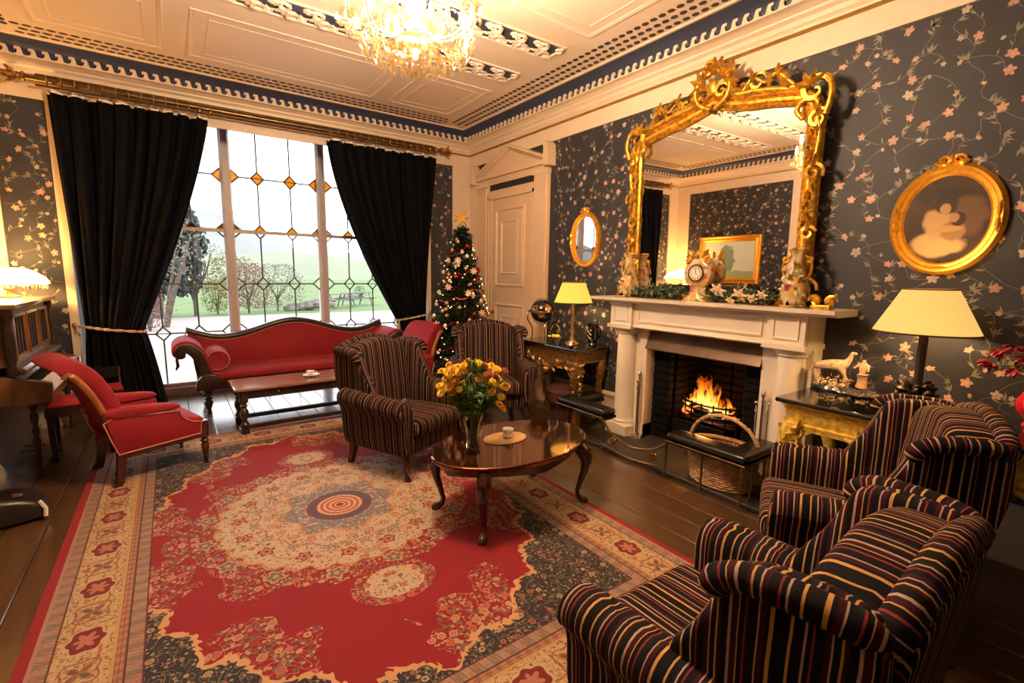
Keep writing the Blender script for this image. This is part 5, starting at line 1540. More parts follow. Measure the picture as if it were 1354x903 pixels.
# ---- overmantel mirror -------------------------------------------------
KT = 0.10
t = thing('overmantel_mirror', 'large arched mirror in a carved gilt scrollwork frame above the mantel', 'mirror', (XR-0.085, 2.37, 1.39))
t.rotation_euler = (0, -0.012, 0)
def itop(y):       # inner top edge, half width .72
    a = abs(y)/0.72
    return 1.40 + 0.06*(1-a) + 0.085*max(0, 1-a*2.2)**1.5 + 0.03*sin(pi*min(1, a*1.1))
inner = [(0.72,0.05),(0.72,1.30),(0.70,1.37)] + [(0.66-1.32*i/20, itop(0.66-1.32*i/20)) for i in range(21)] + [(-0.70,1.37),(-0.72,1.30),(-0.72,0.05)]
# layers of moulding: offset outward, height toward the room
def off(pts, d):
    n = len(pts); out = []
    for i in range(n):
        a, b, c = pts[i-1], pts[i], pts[(i+1) % n]
        t1 = Vector((b[0]-a[0], b[1]-a[1])).normalized(); t2 = Vector((c[0]-b[0], c[1]-b[1])).normalized()
        q = (t1+t2); q = q.normalized() if q.length > 1e-6 else t1
        k = 1/max(0.6, q.dot(t1))
        out.append((b[0]+q.y*d*k, b[1]-q.x*d*k))
    return out
R = []
for d, h in ((0.005,0.0),(-0.005,0.025),(0.012,0.035),(0.02,0.02),(0.035,0.045),(0.055,0.05),(0.065,0.03),(0.08,0.055),(0.10,0.045),(0.11,0.0)):
    R.append([(-h, y, z) for y, z in off(inner, d)])
M = MB().rings(R, cap=False); M.build('frame_moulding', 'gilt', t, angle=35)
o = MB().prism(off(inner, 0.01), -0.008, -0.003, 'x').build('mirror_glass', 'mirror_silver', t, flat=True)
MB().prism(off(inner, 0.10), -0.003, 0.02, 'x').build('backboard', 'dark_oak', t, flat=True)
def carve(name, fnc, mat='gilt'):
    M = MB(); fnc(M); return M.build(name, mat, t, angle=70)
X0 = -0.05
rc = random.Random(9)
for s in (-1, 1):
    def side(M):
        # long C and S scrolls down the stile
        M.tube(smooth_path([(X0, s*(0.78+0.035*sin(q*3.1)), 1.36-q*0.42) for q in (0,0.3,0.6,1.0)], 5), [0.010+0.012*sin(pi*i/15) for i in range(16)], 6)
        for (y, z, r_, ph, d) in ((0.80,1.28,0.07,0.5,1),(0.76,1.10,0.05,2.0,-1),(0.80,0.93,0.065,-0.5,1),(0.77,0.70,0.05,2.4,-1),(0.80,0.52,0.055,0.2,1),(0.78,0.32,0.05,2.6,-1),(0.82,0.14,0.075,-0.2,1)):
            M.scroll((X0, s*y, z), r_, (0,s,0), (0,0,1), ph=ph, d=d, t=0.015)
            M.leaf((X0, s*(y-0.01), z), 0.12, 0.022, (0,s,0), (0,0,1), ang=1.45, h=0.02)
            M.leaf((X0, s*(y), z-0.03), 0.10, 0.020, (0,s,0), (0,0,1), ang=-1.6+0.12*d, h=0.02)
        for k in range(9): M.sphere((X0+0.01, s*(0.815-0.02*(k % 2)), 0.18+0.125*k), 0.013, 6, 4)
    carve('side_carving', side)
    def corner(M):
        M.scroll((X0, s*0.76, 1.47), 0.10, (0,s,0), (0,0,1), ph=0.2, d=1, turns=1.2, t=0.022)
        M.tube(smooth_path([(X0, s*0.70, 1.30),(X0-0.01, s*0.66, 1.36),(X0, s*0.69, 1.42),(X0, s*0.76,1.42),(X0, s*0.80, 1.36),(X0, s*0.79, 1.25)], 4), 0.019, 7)
        M.tube(smooth_path([(X0, s*0.84, 1.30),(X0-0.01, s*0.87, 1.42),(X0, s*0.84, 1.53),(X0, s*0.76, 1.55),(X0, s*0.70,1.51)], 4), 0.022, 7)
        for a in (0.6, 1.3, 2.0, 2.8): M.leaf((X0-0.01, s*0.73, 1.50), 0.11, 0.028, (0,s,0), (0,0,1), ang=a, h=0.02)
        M.leaf((X0, s*0.60, 1.53), 0.14, 0.03, (0,s,0), (0,0,1), ang=2.3, h=0.03)
    carve('corner_carving', corner)
    def toprun(M):
        M.tube(smooth_path([(X0, s*0.70, 1.53),(X0, s*0.58, 1.535),(X0, s*0.47,1.56),(X0, s*0.34,1.585),(X0, s*0.20,1.60),(X0, s*0.10,1.66)], 4), 0.020, 7)
        for (y, z, r_, ph, d) in ((0.54,1.60,0.045,2.6,-1),(0.36,1.64,0.07,0.3,1),(0.25,1.62,0.04,2.2,-1)):
            M.scroll((X0, s*y, z), r_, (0,s,0), (0,0,1), ph=ph, d=d, t=0.015)
        M.tube(smooth_path([(X0, s*0.62,1.55),(X0-0.01, s*0.50,1.66),(X0, s*0.42,1.62),(X0, s*0.32,1.68),(X0, s*0.24,1.60)], 4), 0.013, 6)
        for y, z, a in ((0.50,1.64,0.6),(0.50,1.64,1.5),(0.48,1.64,2.6),(0.33,1.66,1.9),(0.30,1.64,0.9),(0.44,1.58,1.2),(0.18,1.62,1.5)):
            M.leaf((X0, s*y, z), 0.085, 0.024, (0,s,0), (0,0,1), ang=a, h=0.02)
    carve('top_carving', toprun)
def crest(M):
    for s in (-1, 1):
        M.tube(smooth_path([(X0, s*0.02, 1.54),(X0-0.01, s*0.12,1.60),(X0-0.02, s*0.15,1.70),(X0-0.01, s*0.10,1.79),(X0, s*0.03,1.82)], 4), 0.022, 7)
        M.scroll((X0-0.01, s*0.075, 1.66), 0.06, (0,s,0), (0,0,1), ph=0.3, d=1, t=0.015)
        for a in (0.5, 1.1, 1.7, -0.4): M.leaf((X0, s*0.09, 1.74), 0.14, 0.030, (0,s,0), (0,0,1), ang=a, h=0.03)
        M.leaf((X0, s*0.12, 1.62), 0.12, 0.03, (0,s,0), (0,0,1), ang=0.1, h=0.02)
    M.sphere((X0-0.01, 0, 1.70), 0.045, 10, 6, (0.5,1,1.4))
    M.scroll((X0, 0.03, 1.87), 0.055, (0,1,0), (0,0,1), ph=-1.2, d=1, t=0.017)
    for a in (1.0, 1.57, 2.1): M.leaf((X0, 0.0, 1.80), 0.13, 0.03, ang=a, h=0.025)
carve('crest_carving', crest)

# ---- things on the mantel ----------------------------------------------
MZ = 1.39
def figure_vase(label, y, h, x=XR-0.18, s=1):
    t = thing('porcelain_vase', label, 'vase', (x, y, MZ), 0, 'tall painted vases on the mantel')
    R = []
    for q, r_ in ((0,0.085),(0.02,0.095),(0.05,0.075),(0.10,0.088),(0.25,0.095),(0.45,0.075),(0.65,0.052),(0.80,0.040),(0.90,0.042),(0.95,0.058),(0.98,0.062),(1.0,0.052),(0.97,0.042),(0.9,0.03)):
        R.append([((r_+0.004*sin(5*2*pi*k/30)*(1 if q < 0.9 else 2.5))*cos(2*pi*k/30), (r_+0.004*sin(5*2*pi*k/30)*(1 if q < 0.9 else 2.5))*sin(2*pi*k/30), q*h) for k in range(30)])
    MB().rings(R).build('body', 'painted_china', t)
    M = MB()
    for sg in (-1, 1):
        M.tube(smooth_path([(0, sg*0.045, h*0.86),(0, sg*0.085, h*0.80),(0, sg*0.095, h*0.62),(0, sg*0.075, h*0.48)], 5), 0.009, 6)
        M.scroll((0, sg*0.075, h*0.80), 0.025, (0,sg,0), (0,0,1), ph=1, d=-1, t=0.008)
    M.build('handle', 'gilt', t)
    M = MB(); rv = random.Random(int(y*10))
    for k in range(16):
        a = rv.uniform(2.2, 4.1); zz = rv.uniform(0.10, 0.72)*h; rr = 0.088-0.045*max(0, zz/h-0.25)
        M.leaf((rr*cos(a), rr*sin(a), zz), 0.045, 0.014, (-sin(a), cos(a), 0), (0,0,1), ang=rv.uniform(0, 6.3), h=0.012, nrm=(cos(a), sin(a), 0))
    M.build('applied_flower', 'painted_china', t, kind='stuff')
    M = MB()
    for k in range(12):
        a = 2*pi*k/12; M.leaf((0.055*cos(a), 0.055*sin(a), 0.035), 0.07, 0.022, (cos(a), sin(a), 0), (0,0,1), ang=-0.25, h=0.01, nrm=(0,0,1))
    M.build('foot_scroll', 'gilt', t)
    return t
figure_vase('tall painted vase with twisted neck at the left end of the mantel', 3.12, 0.42)
figure_vase('tall painted vase at the right end of the mantel beside the gilt frame', 1.60, 0.42)
t = thing('mantel_clock', 'round painted porcelain clock at the middle of the mantel', 'clock', (XR-0.18, 2.37, MZ))
MB().lathe([(0.001,-0.04),(0.10,-0.04),(0.125,-0.025),(0.13,0.0),(0.125,0.025),(0.10,0.04),(0.001,0.04)], 28, (0,0,0.235), axis='x').build('case', 'painted_china', t)
o = MB().lathe([(0.001,-0.052),(0.060,-0.052),(0.062,-0.045),(0.062,-0.038)], 24, (0,0,0.235), axis='x').build('dial', 'porcelain', t)
MB().tube([(-0.052, 0.066*cos(a*pi/12), 0.235+0.066*sin(a*pi/12)) for a in range(24)], 0.008, 6, closed=True).build('bezel', 'antique_brass', t)
M = MB()
for k in range(12):
    a = k*pi/6; M.box(-0.0545, -0.052, 0.046*sin(a)-0.003, 0.046*sin(a)+0.003, 0.235+0.046*cos(a)-0.007, 0.235+0.046*cos(a)+0.007)
M.build('hour_marks', 'black_iron', o)
MB().box(-0.056, -0.0545, -0.002, 0.002, 0.235, 0.275).build('hand', 'black_iron', o)
M = MB(); M.tube([(-0.056,0,0.235),(-0.056,-0.025,0.222)], 0.002, 4); M.build('hand', 'black_iron', o)
R = []
for z, w, d in ((0.0,0.12,0.07),(0.02,0.125,0.07),(0.05,0.08,0.055),(0.09,0.065,0.05),(0.12,0.075,0.045)):
    R.append([(d*cos(2*pi*k/20), (w+0.008*sin(6*pi*k/10))*sin(2*pi*k/20), z) for k in range(20)])
MB().rings(R).build('foot', 'painted_china', t)
M = MB()
for s in (-1, 1):
    M.scroll((-0.03, s*0.12, 0.02), 0.04, (0,s,0), (0,0,1), ph=-1.0, d=1, t=0.012); M.scroll((-0.03, s*0.09, 0.34), 0.035, (0,s,0), (0,0,1), ph=1, d=1, t=0.01)
    M.leaf((-0.03, s*0.04, 0.36), 0.09, 0.025, (0,s,0), (0,0,1), ang=0.9)
M.leaf((-0.03,0,0.35), 0.07, 0.025, ang=pi/2); M.build('scroll', 'gilt', t)
# garland: left and right runs
def foliage_blob(M, c, ext, n, L, r, flatz=False):
    for _ in range(n):
        p = Vector((c[0]+r.gauss(0,1)*ext[0], c[1]+r.uniform(-1,1)*ext[1], c[2]+abs(r.gauss(0,1))*ext[2]))
        d = Vector((r.gauss(0,1), r.gauss(0,1), r.gauss(0,0.8))).normalized(); e = d.orthogonal().normalized()*L*r.uniform(0.12,0.2); l = L*r.uniform(0.6,1.3)
        M.add([p, p+d*l*0.5-e, p+d*l, p+d*l*0.5+e], [(0,1,2,3)])
rg = random.Random(21)
for y0, lab in ((2.76, 'evergreen garland on the mantel, left of the clock'), (1.98, 'evergreen garland with cream flowers on the mantel, right of the clock')):
    t = thing('garland', lab, 'garland', (XR-0.20, y0, MZ))
    M = MB(); foliage_blob(M, (0,0,0.03), (0.04,0.27,0.035), 700, 0.055, rg)
    M.fn(lambda x, y, z: (x, y, max(z, 0.002)))
    M.build('foliage', 'leaf_dark', t, kind='stuff', flat=True)
    if y0 < 2.3:
        for (dy, dz, sc_) in ((0.16,0.10,1.3),(-0.02,0.07,1.2),(-0.12,0.05,0.9),(0.05,0.03,0.8),(-0.19,0.08,0.8)):
            M = MB()
            for k in range(6):
                a = 2*pi*k/6; M.leaf((0,0,0), 0.055*sc_, 0.019*sc_, (0,1,0), (-0.5,0,0.85), ang=a, h=0.008, nrm=(-0.8,0,-0.4))
            M.cm = 1; M.sphere((-0.01,0,0), 0.012, 6, 4)
            M.build('flower', ['petal_cream', 'petal_orange'], t, (-0.06, dy, dz))
    else:
        for (dy, dz) in ((0.2,0.05),(0.02,0.05),(-0.18,0.04)):
            MB().sphere((-0.06,dy,dz), 0.018, 8, 6).build('berry', 'bauble_gold', t)
t = thing('gilt_ornament', 'small gold ornament with curled leaves at the right end of the mantel', 'ornament', (XR-0.22, 1.40, MZ))
M = MB(); M.rbox(-0.04, 0.04, -0.06, 0.06, 0, 0.03, 0.008, 2); M.build('base', 'gilt', t)
M = MB()
for s in (-1, 1):
    M.scroll((0, s*0.05, 0.055), 0.04, (0,s,0), (0,0,1), ph=0, d=1, t=0.011); M.leaf((0, s*0.02, 0.03), 0.09, 0.02, (0,s,0), (0,0,1), ang=0.8)
M.build('scroll', 'gilt', t)

# ---- oval portrait and small oval mirror ---------------------------------
def oval_frame(name, label, cat, y, z, ry, rz, w, mat, inner, depth=0.05):
    t = thing(name, label, cat, (XR, y, z))
    R = []; n = 56
    for d, h in ((0,0.0),(0.0,depth*0.5),(0.12,depth*0.75),(0.25,depth),(0.45,depth*0.92),(0.55,depth*0.7),(0.8,depth*0.62),(0.92,depth*0.35),(1.0,depth*0.2)):
        R.append([(-h, (ry-d*w)*cos(2*pi*k/n), (rz-d*w)*sin(2*pi*k/n)) for k in range(n)])
    MB().rings(R, cap=False).build('frame', mat, t, angle=30)
    MB().prism([((ry-w*0.9)*cos(2*pi*k/n), (rz-w*0.9)*sin(2*pi*k/n)) for k in range(n)], -0.014, -0.002, 'x').build('picture' if 'print' in inner else 'mirror_glass', inner, t, flat=True)
    M = MB()
    for s in (-1, 1):
        M.leaf((-depth*0.7, s*0.01, rz-w*0.2), ry*0.28, 0.022, (0,s,0), (0,0,1), ang=0.25, h=0.015); M.scroll((-depth*0.6, s*0.03, rz+0.012), 0.03, (0,s,0), (0,0,1), ph=0, d=1, t=0.009)
        M.leaf((-depth*0.8, s*(ry-w*0.45), 0), 0.09, 0.018, (0,s,0), (0,0,1), ang=pi/2, h=0.012); M.leaf((-depth*0.8, s*(ry-w*0.45), 0), 0.09, 0.018, (0,s,0), (0,0,1), ang=-pi/2, h=0.012)
    M.leaf((-depth*0.6,0,rz-0.01), 0.06, 0.02, ang=pi/2, h=0.01)
    M.leaf((-depth*0.8,-0.04,-rz+w*0.5), 0.09, 0.018, ang=0, h=0.01)
    M.build('carving', mat, t, kind='stuff')
    return t
oval_frame('oval_portrait', 'oval sepia picture in a gilt frame above the lamp on the black marble console', 'picture', 0.870, 1.955, 0.268, 0.325, 0.075, 'gilt_frame', 'sepia_print')
oval_frame('oval_mirror', 'small oval gilt mirror on the wall left of the fireplace', 'mirror', 3.915, 1.985, 0.225, 0.300, 0.055, 'gilt_frame', 'mirror_silver')

# ---- console tables --------------------------------------------------------
def console(label, y0, y1, xf, h, gilt, top):
    t = thing('console_table', label, 'table', (XR, (y0+y1)/2, 0), 0, 'carved gilt console tables')
    D = XR-xf-0.02; W = (y1-y0)/2
    MB().rbox(-D, -0.02, -W, W, h-0.03, h, 0.012, 3).build('marble_top', top, t, angle=12)
    M = MB(); M.rings([[(-D+0.03+a, -W+0.03+a, z), (-0.03, -W+0.03+a, z), (-0.03, W-0.03-a, z), (-D+0.03+a, W-0.03-a, z)] for a, z in ((0,h-0.03),(0.0,h-0.042),(0.018,h-0.05),(0.012,h-0.062),(0.022,h-0.07),(0.03,h-0.15),(0.02,h-0.155),(0.025,h-0.165),(0.05,h-0.165),(0.05,h-0.06))])
    M.build('apron', gilt, t, angle=25)
    # bead rows
    M = MB(); xx = -D+0.045
    nb_ = int((2*W-0.1)/0.022)
    for k in range(nb_): M.sphere((xx, -W+0.06+k*0.022, h-0.162), 0.008, 5, 4); 
    for k in range(nb_): M.leaf((xx-0.005, -W+0.06+k*0.022, h-0.056), 0.018, 0.006, h=0.006)
    for s in (-1, 1):
        for k in range(int(D/0.024)): M.sphere((-0.05-k*0.022, s*(W-0.05), h-0.162), 0.008, 5, 4)
    M.build('bead_moulding', gilt, t)
    # shaped skirt with central carving
    n = 40; ys = [-W+0.08+(2*W-0.16)*i/n for i in range(n+1)]
    def low(y):
        q = abs(y)/(W-0.08); return h-0.17-0.13*max(0, cos(q*pi/2*1.9))**1.0 - 0.02 - 0.10*max(0, (q-0.8)/0.2)
    out = [(y, h-0.155) for y in ys]+[(y, low(y)) for y in reversed(ys)]
    MB().prism(out, -D+0.045, -D+0.06, 'x').build('skirt', gilt, t, flat=True)
    M = MB(); xx = -D+0.035
    for s in (-1, 1):
        for y, dz, r_, ph, d in ((0.10,0.235,0.055,0.3,1),(0.20,0.21,0.045,2.5,-1),(0.30,0.19,0.035,0.5,1),(W-0.14,0.20,0.05,2.0,-1)):
            M.scroll((xx, s*y, h-dz), r_, (0,s,0), (0,0,1), ph=ph, d=d, t=0.013)
            for a in (0.2, -0.8, 1.3): M.leaf((xx, s*y, h-dz), 0.085, 0.021, (0,s,0), (0,0,1), ang=a+ph*0.2, h=0.018)
    for a in range(9): M.leaf((xx-0.01, 0, h-0.235), 0.09, 0.022, ang=a*pi/8+pi, h=0.02)
    M.sphere((xx-0.01,0,h-0.235), 0.032, 8, 5); M.build('apron_carving', gilt, t, angle=70, kind='stuff')
    # legs
    for s in (-1, 1):
        for x in (-D+0.09, -0.08):
            pr = [(0,h-0.165,0.055),(-0.015,h-0.22,0.062),(-0.012,h-0.30,0.050),(0.015,h-0.42,0.036),(0.03,h-0.55,0.030),(0.015,h-0.68,0.028),(-0.02,h-0.76,0.034),(-0.035,0.03,0.045),(-0.035,0.0,0.040)]
            kk = 1 if x < -0.2 else 0.3
            M = MB(); M.tube([(x+a*kk, s*(W-0.09)-s*a*0.9, z) for a, z, r_ in pr], [r_ for a, z, r_ in pr], 10)
            lg = M.build('leg', gilt, t)
            if kk == 1:
                M = MB(); rr = random.Random(4)
                cy = s*(W-0.09)
                for nrm, tv in (((-1,0,0),(0,1,0)), ((0,s,0),(1,0,0))):
                    N = Vector(nrm)
                    for k in range(11):
                        z = h-0.18-k*0.043; q = k/11; rad = 0.058*(1-0.45*q)
                        c = Vector((x+0.02*q, cy, z))+N*(rad)
                        M.scroll(tuple(c+Vector(tv)*rr.uniform(-0.02,0.02)), 0.030*(1-0.4*q), tv, (0,0,1), ph=rr.uniform(0,6), d=rr.choice((-1,1)), t=0.009, n=9)
                        M.leaf(tuple(c), 0.065*(1-0.3*q), 0.018, tv, (0,0,1), ang=rr.uniform(0,6.3), h=0.016, nrm=nrm)
                        M.leaf(tuple(c), 0.065*(1-0.3*q), 0.016, tv, (0,0,1), ang=rr.uniform(3.6,5.8), h=0.016, nrm=nrm)
                    c = Vector((x, cy, h-0.265))+N*0.06
                    M.scroll(tuple(c-Vector(tv)*0.03*(s if nrm[0] else -1)), 0.042, tv, (0,0,1), ph=0, d=1, t=0.012)
                M.build('knee_carving', gilt, lg, angle=70)
    return t
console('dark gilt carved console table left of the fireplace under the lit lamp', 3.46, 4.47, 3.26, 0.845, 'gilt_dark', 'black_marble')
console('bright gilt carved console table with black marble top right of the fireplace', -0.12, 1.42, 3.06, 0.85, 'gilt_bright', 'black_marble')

# ---- table lamps --------------------------------------------------------------
def table_lamp(label, loc, zb, zt, rb_, rt_, base, stem_r, shade, group='lit table lamps with cream shades', watt=LAMP_W, ornate=False):
    t = thing('table_lamp', label, 'lamp', loc, 0, group)
    z0 = loc[2]; b, tp = zb-z0, zt-z0
    MB().lathe([(0.075,0),(0.075,0.015),(0.05,0.03),(0.028,0.05),(stem_r*1.6,0.08),(stem_r,0.11),(stem_r,b+0.04)], 16).build('base', base, t)
    if ornate:
        M = MB(); rr = random.Random(5)
        for k in range(26):
            a = rr.uniform(0, 6.3); zz = rr.uniform(0.0, 0.11); rad = rr.uniform(0.05, 0.13)*(1-zz*2.5)
            M.leaf((rad*0.5*cos(a), rad*0.5*sin(a), zz), 0.085, 0.026, (cos(a), sin(a), 0), (0,0,1), ang=rr.uniform(-0.2,1.2), h=0.02, nrm=(-sin(a), cos(a), 0)); M.sphere((rad*cos(a), rad*sin(a), zz+0.02), 0.024, 7, 5)
        M.build('flower_cluster', base, t, angle=60)
    R = [[(r_*cos(2*pi*k/40), r_*sin(2*pi*k/40), z) for k in range(40)] for r_, z in ((rb_, b),(rt_, tp),(rt_-0.004, tp),(rb_-0.004, b))]
    sh = MB().rings(R, loop=True).build('lamp_shade', shade, t, angle=30)
    M = MB(); M.tube([(rb_*cos(2*pi*k/40), rb_*sin(2*pi*k/40), b) for k in range(40)], 0.005, 5, closed=True); M.tube([(rt_*cos(2*pi*k/40), rt_*sin(2*pi*k/40), tp) for k in range(40)], 0.004, 5, closed=True)
    M.build('shade_trim', 'shade_trim', sh)
    MB().sphere((0,0,(b+tp)/2), 0.032, 10, 6).build('light_bulb', 'bulb', t)
    light('lamp_bulb', 'POINT', (loc[0], loc[1], (zb+zt)/2), watt, WARM, shadow_soft_size=0.045)
    return t
table_lamp('lit table lamp with yellow shade on the dark gilt console left of the fireplace', (3.50, 3.77, 0.845), 1.300, 1.515, 0.205, 0.120, 'gilt_dark', 0.014, 'shade_lit', watt=LAMP_W)
table_lamp('lit table lamp with wide cream shade and bronze base on the bright gilt console', (3.52, 0.83, 0.85), 1.300, 1.545, 0.245, 0.125, 'lamp_bronze', 0.022, 'shade_lit_pale', watt=LAMP_W*1.15, ornate=True)

# ---- things on the left console --------------------------------------------------
CZ = 0.845
t = thing('table_globe', 'dark globe in a curved brass stand on the left console', 'globe', (3.48, 4.27, CZ))
gl = MB().sphere((0,0,0.33), 0.135, 28, 18).build('globe_ball', 'globe_sea', t)
M = MB(); rr = random.Random(2)
for (a, b, s_) in ((3.3,0.15,0.5),(3.9,-0.2,0.4),(2.6,0.5,0.45),(4.6,0.35,0.4)):
    pts = []
    c = Vector((0,0,0.33)); d0 = Vector((cos(a)*cos(b), sin(a)*cos(b), sin(b))); u = d0.orthogonal().normalized(); w = d0.cross(u)
    ring = [c+(d0+(u*cos(q*pi/7)+w*sin(q*pi/7))*s_*rr.uniform(0.5,1.0)).normalized()*0.1362 for q in range(14)]
    M.add([c+d0*0.1366]+ring, [(0,i+1,(i+1)%14+1) for i in range(14)])
M.build('land_mass', 'globe_land', gl, flat=False)
M = MB(); M.tube([(0.165*cos(2*pi*k/36), 0.165*sin(2*pi*k/36), 0.33) for k in range(36)], 0.008, 6, closed=True)
M.tube([(0.15*cos(2*pi*k/36), 0.0, 0.33+0.15*sin(2*pi*k/36)) for k in range(36)], 0.004, 5, closed=True)
M.build('meridian_ring', 'antique_brass', t)
for k in range(3):
    a = 2*pi*k/3+0.6
    MB().tube(smooth_path([(0.165*cos(a),0.165*sin(a),0.33),(0.17*cos(a),0.17*sin(a),0.24),(0.12*cos(a),0.12*sin(a),0.15),(0.11*cos(a),0.11*sin(a),0.08),(0.12*cos(a),0.12*sin(a),0.0)], 4), [0.007]*17, 6).build('leg', 'silver', t)
t = thing('silver_basket', 'small silver basket with a hooped handle on the left console', 'basket', (3.37, 3.90, CZ))
R = [[((r_)*cos(2*pi*k/28)*0.8, (r_+0.006*sin(k*pi/2))*sin(2*pi*k/28)*1.15, z) for k in range(28)] for r_, z in ((0.035,0.0),(0.04,0.012),(0.055,0.03),(0.075,0.075),(0.082,0.085),(0.070,0.070),(0.045,0.03),(0.001,0.025))]
MB().rings(R).build('bowl', 'silver', t)
MB().tube([(0, 0.088*cos(a), 0.08+0.135*sin(a)) for a in [pi*i/16 for i in range(17)]], 0.005, 6).build('handle', 'silver', t)
M = MB()
for k in range(9): M.sphere((rr.uniform(-.03,.03), rr.uniform(-.05,.05), 0.085), 0.018, 7, 5)
M.build('sweets', 'petal_orange', t, kind='stuff')
t = thing('lidded_pot', 'tiny round lidded silver pot beside the silver basket', 'pot', (3.33, 3.60, CZ))
MB().lathe([(0.02,0),(0.035,0.01),(0.045,0.035),(0.036,0.055),(0.028,0.062),(0.015,0.07),(0.006,0.078),(0.010,0.088),(0.002,0.096)], 18).build('pot_body', 'silver', t)
t = thing('dark_jug', 'black painted jug at the right end of the left console', 'jug', (3.66, 3.62, CZ))
MB().lathe([(0.05,0),(0.055,0.01),(0.045,0.03),(0.068,0.09),(0.07,0.13),(0.055,0.18),(0.06,0.22),(0.072,0.235),(0.055,0.225),(0.001,0.15)], 22).build('body', 'black_marble', t)
MB().tube(smooth_path([(0,-0.055,0.20),(0,-0.105,0.19),(0,-0.11,0.12),(0,-0.065,0.08)], 4), 0.008, 6).build('handle', 'black_marble', t)
M = MB()
for k in range(7): M.sphere((-0.064, -0.03+0.02*(k % 3), 0.08+0.015*k), 0.008, 6, 4)
M.build('painted_spot', 'porcelain', t)

# ---- things on the right console --------------------------------------------------
CZ = 0.85
simple('figurine_cream', (0.72, 0.52, 0.30), 0.35, var=0.35, scale=40)
t = thing('figurine', 'cream animal and maiden figurine on a dark oval base on the bright gilt console', 'figurine', (3.62, 1.275, CZ), 0.15)
MB().lathe([(0.11,0),(0.115,0.012),(0.105,0.028),(0.001,0.03)], 26, sx=0.75, sy=1.35).build('base', 'black_marble', t)
# horse-like animal: skinned body along y
def skin_body(name, parent, joints, edges, mat, sub=2, root=0):
    me = bpy.data.meshes.new(name); me.from_pydata([j[:3] for j in joints], edges, []); o = bpy.data.objects.new(name, me); COL.objects.link(o); o.parent = parent
    md = o.modifiers.new('skin', 'SKIN'); md.use_smooth_shade = True
    sv = me.skin_vertices[0].data
    for i, j in enumerate(joints):
        sv[i].radius = (j[3], j[3])
    sv[root].use_root = True
    s2 = o.modifiers.new('subsurf', 'SUBSURF'); s2.levels = s2.render_levels = sub
    me.materials.append(MATS[mat]); return o
J = [(0,0.11,0.175,0.032),(0,0.05,0.180,0.034),(0,-0.01,0.175,0.034),(0,-0.045,0.195,0.024),(0,-0.062,0.235,0.015),(0,-0.065,0.262,0.015),(0,-0.095,0.258,0.009),
     (0.02,0.12,0.13,0.014),(0.02,0.135,0.085,0.008),(0.02,0.12,0.04,0.007),(-0.02,0.12,0.13,0.014),(-0.02,0.12,0.085,0.008),(-0.02,0.105,0.04,0.007),
     (0.02,-0.03,0.13,0.012),(0.02,-0.035,0.085,0.007),(0.02,-0.03,0.04,0.006),(-0.02,-0.03,0.13,0.012),(-0.02,-0.05,0.095,0.007),(-0.02,-0.035,0.06,0.006),(0,0.145,0.165,0.008),(0,0.155,0.11,0.006)]
Ed = [(0,1),(1,2),(2,3),(3,4),(4,5),(5,6),(0,7),(7,8),(8,9),(0,10),(10,11),(11,12),(2,13),(13,14),(14,15),(2,16),(16,17),(17,18),(0,19),(19,20)]
skin_body('animal', t, J, Ed, 'figurine_cream', 2)

M = MB(); foliage_blob(M, (0,0.03,0.03), (0.03,0.09,0.03), 160, 0.03, rg); M.build('rockwork', 'figurine_cream', t, kind='stuff', flat=True)
J = [(0,-0.135,0.10,0.028),(0,-0.135,0.15,0.020),(0,-0.135,0.185,0.022),(0,-0.135,0.210,0.008),(0,-0.137,0.228,0.016),(0.0,-0.11,0.19,0.008),(-0.02,-0.085,0.165,0.007),(0.0,-0.160,0.19,0.008),(-0.02,-0.165,0.15,0.007),(0,-0.135,0.05,0.036),(0,-0.13,0.03,0.040)]
skin_body('maiden', t, J, [(0,1),(1,2),(2,3),(3,4),(2,5),(5,6),(2,7),(7,8),(0,9),(9,10)], 'amber_stone', 2)
t = thing('shell_dish', 'flat silvery shell dish on little feet in front of the figurine', 'dish', (3.40, 1.06, CZ))
R = [[((r_*(1+0.06*cos(9*2*pi*k/54)))*cos(2*pi*k/54)*0.75, (r_*(1+0.06*cos(9*2*pi*k/54)))*sin(2*pi*k/54)*1.2, z+0.004*cos(9*2*pi*k/54)) for k in range(54)] for r_, z in ((0.001,0.022),(0.06,0.022),(0.10,0.034),(0.13,0.052),(0.128,0.058),(0.09,0.042),(0.05,0.030),(0.001,0.029))]
MB().rings(R).build('dish_body', 'silver', t)
for k in range(4):
    a = pi/4+k*pi/2; MB().sphere((0.05*cos(a), 0.07*sin(a), 0.012), 0.012, 7, 5).build('foot', 'silver', t)
t = thing('red_vase', 'ruby glass vase at the right edge on the black marble console', 'vase', (3.58, 0.345, CZ))
MB().lathe([(0.055,0),(0.06,0.01),(0.045,0.03),(0.085,0.08),(0.095,0.13),(0.07,0.18),(0.04,0.22),(0.045,0.27),(0.065,0.30),(0.06,0.295),(0.035,0.26),(0.001,0.25)], 26).build('glass_body', 'ruby_glass', t)
t = thing('red_blossom', 'drooping red artificial blossoms in the ruby glass vase', 'flowers', (3.58, 0.345, CZ+0.26))
M = MB(); P = []
for k, (dx, dy, dz) in enumerate(((-0.04,0.17,0.12),(-0.02,0.20,0.05),(0.02,0.12,0.15),(-0.06,0.06,0.10),(0,-0.02,0.25),(0.03,-0.06,0.18),(-0.05,-0.03,0.33),(-0.04,0.10,0.04))):
    q = smooth_path([(0,0,-0.02),(dx*0.3,dy*0.3,dz*0.7),(dx,dy,dz)], 5); M.tube(q, 0.003, 5); P.append((q[-1], (q[-1]-q[-3]).normalized()))
M.build('stem', 'stem_green', t)
rr = random.Random(31)
